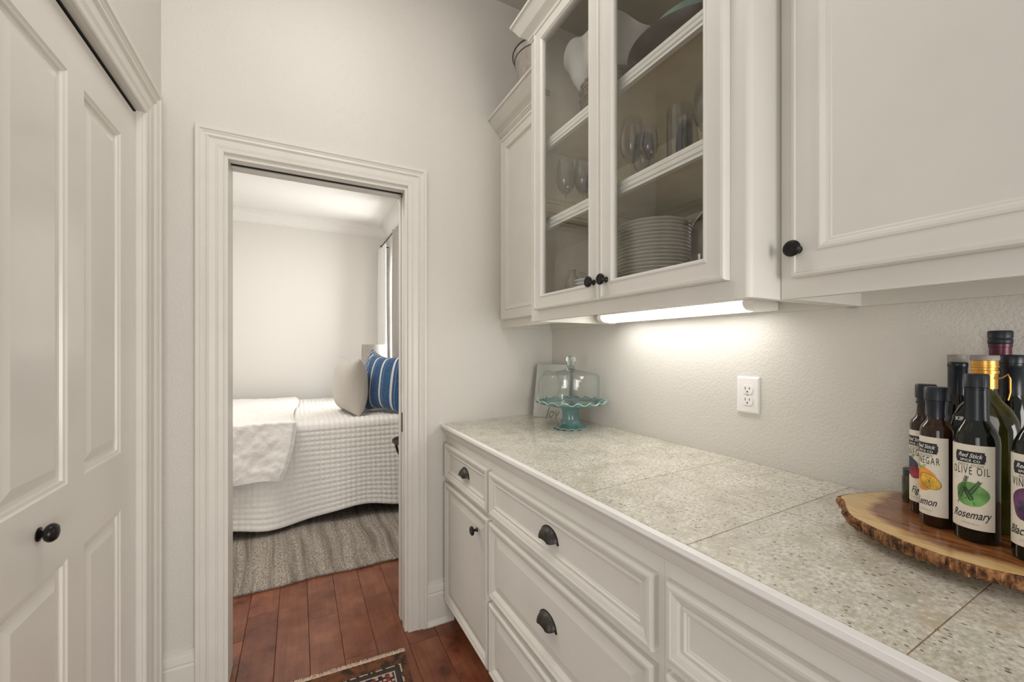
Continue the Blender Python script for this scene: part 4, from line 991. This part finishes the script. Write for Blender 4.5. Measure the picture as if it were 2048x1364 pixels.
# folded throw over the left part
tt = thing('throw_blanket', 'crinkled white throw blanket laid across the left end of the bed', 'blanket', (-.6, 3.9, .76))
b = MB(); rs = random.Random(11); NX, NP = 110, 90; G = []
for i in range(NX+1):
    s = i/NX; row = []
    for j in range(NP+1):
        u = j/NP                        # 0 hanging end, 1 far side
        xr = -.015-.085*max(0, 1-u/.33)**1.0*1.0 + .02*math.sin(u*9)
        x = -1.10+(xr+1.10)*s
        drop = .43+.03*math.sin(x*4)-.03*s
        if u < .33: k = u/.33; y = 3.255-.028*(1-k)+.012*math.sin(x*22+k*3)*(1-k); z = .775-drop*(1-k)
        elif u < .39: k = (u-.33)/.06; a = k*PI/2; y = 3.255+.05*(1-math.cos(a)); z = .775+.016*math.sin(a)
        else: k = (u-.39)/.61; y = 3.305+k*1.50; z = .791+.004*math.sin(x*9+k*7)
        cr = .012*noise.noise((x*7, u*9, 0))+.006*noise.noise((x*22, u*26, 3))+.003*noise.noise((x*60, u*50, 5))+.003; 
        if u < .36: y -= cr+.012
        z += cr*.5
        if s > .985: z -= .012 if u > .36 else 0; y += .014 if u <= .36 else 0
        row.append(b.v((x, y, z)))
    G.append(row)
for i in range(NX):
    for j in range(NP): b.f([G[i][j], G[i+1][j], G[i+1][j+1], G[i][j+1]])
b.build('cloth', 'throw', tt, smooth=0)
# pillows
def pillow(name, label, loc, w, h, d, m, rz, tilt=0, roll=0, zipper=False):
    t = thing(name, label, 'pillow', loc, None)
    n = 30; b = MB()
    for sgn in (-1, 1):
        G = []
        for i in range(n+1):
            row = []
            for j in range(n+1):
                u, v = -1+2*i/n, -1+2*j/n
                k = max(0, (1-abs(u)**2.6)*(1-abs(v)**2.6))**.55
                pin = 1-.06*(1-abs(u))*abs(v)**2*0-.05*(abs(v)**4)*(1-u*u)*0
                x = u*w/2*(1-.10*(1-v*v)*abs(u)**3*0 - .08*(1-abs(v))**1*0); z = v*h/2
                x *= 1-.15*math.cos(v*PI/2)*abs(u)**3; z *= 1-.15*math.cos(u*PI/2)*abs(v)**3
                wr = .006*math.sin(u*7+v*3)*(abs(v)**2)*k
                row.append(b.v((x, sgn*(k*d/2+wr), z)))
            G.append(row)
        for i in range(n):
            for j in range(n): b.f([G[i][j], G[i+1][j], G[i+1][j+1], G[i][j+1]])
    o = b.build('cushion', m, t, keep=True, smooth=60)
    t.rotation_euler = (tilt, roll, rz)
    if zipper:
        b = MB(); P = [(w/2*.93*math.cos(a), 0, 0) for a in (0,)]
        pts = [(-w/2*.97+.0*k, 0, -h/2+h*k/20) for k in range(21)]; b.tube([(x*(1-.15*math.cos((z/h*2)*PI/2)), y, z) for x, y, z in pts], .005, 6); b.build('piping', m, t, keep=True, smooth=60)
    return t
pillow('pillow', 'plain grey-beige linen pillow, leftmost on the bed', (.385, 3.66, .985), .50, .47, .24, 'linen', math.radians(-80), math.radians(0), math.radians(0), True)
pillow('pillow', 'blue pillow with broad white stripes, in front on the bed', (.665, 3.56, 1.003), .46, .50, .21, 'stripe', math.radians(-56), math.radians(-8), 0)
pillow('pillow', 'narrow-striped navy and white pillow, behind the broad-striped one', (.640, 3.93, 1.04), .46, .45, .16, 'stripe2', math.radians(-72), math.radians(-14), math.radians(10))
pillow('pillow', 'large beige pillow at the head of the bed, beside the door jamb', (.868, 3.66, 1.03), .42, .50, .15, 'linen', math.radians(-86), math.radians(-6), 0)
# lamp
t = thing('table_lamp', 'table lamp with a pale linen drum shade behind the pillows', 'lamp', (.745, 4.95, .60))
LX, LY = .722, 4.60
t.location = (LX, LY, .765)
b = MB(); b.lathe([(.118, 1.09), (.130, 1.09), (.122, 1.338), (.120, 1.338), (.128, 1.092)], (LX, LY, 0), 48, None, False, False); b.build('lamp_shade', 'shade', t, smooth=40)
b = MB(); b.lathe([(.0, .766), (.06, .766), (.062, .78), (.03, .80), (.05, .86), (.055, .93), (.03, 1.0), (.010, 1.03), (.008, 1.15), (.0, 1.16)], (LX, LY, 0), 32, None, False, False); b.build('base', 'chinawhite', t, smooth=50)
# curtains
def curtain(name, label, y0, y1, z0, z1, x, amp, m, n, spread=0):
    t = thing(name, label, 'curtain', (x, (y0+y1)/2, z0)); b = MB(); NN = 120; R = []
    for k in range(13):
        z = z0+(z1-z0)*k/12; q = 1+spread*(1-k/12); ring = []
        for sgn, o in ((1, 0), (-1, .004)):
            seq = range(NN+1) if sgn == 1 else range(NN, -1, -1)
            for i in seq:
                s = i/NN; y = y1-(y1-y0)*q*s*(1); ring.append((x+o-amp*(.6+.4*math.sin(s*3+k*.2))*math.sin(s*n*2*PI+.3*math.sin(k*.4)), y, z))
        R.append(ring)
    b.loft(R, True, True, True); b.build('fabric', m, t, smooth=60); return t
curtain('curtain', 'white curtain panel in the far corner of the window', 4.70, 5.04, .80, 2.475, .862, .030, 'sheer', 4, .12)
curtain('curtain', 'grey curtain panel nearest the doorway', 3.86, 4.22, .79, 2.495, .858, .026, 'drape', 4, .05)
t = thing('curtain_rod', 'thin black curtain rod above the bedroom window', 'rod', (.868, 4.4, 2.48))
b = MB(); b.tube([(.868, 3.78, 2.50), (.868, 4.99, 2.50)], .007, 8); b.build('rod', 'blackmetal', t)
for y in (3.80, 4.97): b = MB(); b.lathe([(0, 0), (.012, .002), (.014, .010), (.010, .02), (0, .022)], (.868, y, 2.50), 16, axis_to((0, 1 if y > 4 else -1, 0))); b.build('finial', 'blackmetal', t, smooth=50)
b = MB(); b.box(.866, BX, 4.985, 4.995, 2.495, 2.505); b.box(.866, BX, 3.79, 3.80, 2.495, 2.505); b.build('bracket', 'blackmetal', t)
# side table
TX = .755
t = thing('side_table', 'dark metal side table just showing beside the door jamb', 'table', (TX, 2.905, 0))
b = MB(); b.lathe([(0, .632), (.165, .632), (.175, .640), (.173, .652), (.165, .650), (.160, .640), (0, .640)], (TX, 2.905, 0), 48, None, False, False); b.build('tray_top', 'blackmetal', t, smooth=40)
for a in (0, 1, 2, 3):
    q = PI/4+a*PI/2+.6; b = MB(); b.tube([(TX+rr_*math.cos(q), 2.905+rr_*math.sin(q), z) for rr_, z in ((.150, .632), (.135, .57), (.095, .50), (.055, .42), (.045, .25), (.07, .10), (.12, .0225))], .009, 8); b.build('leg', 'blackmetal', t)
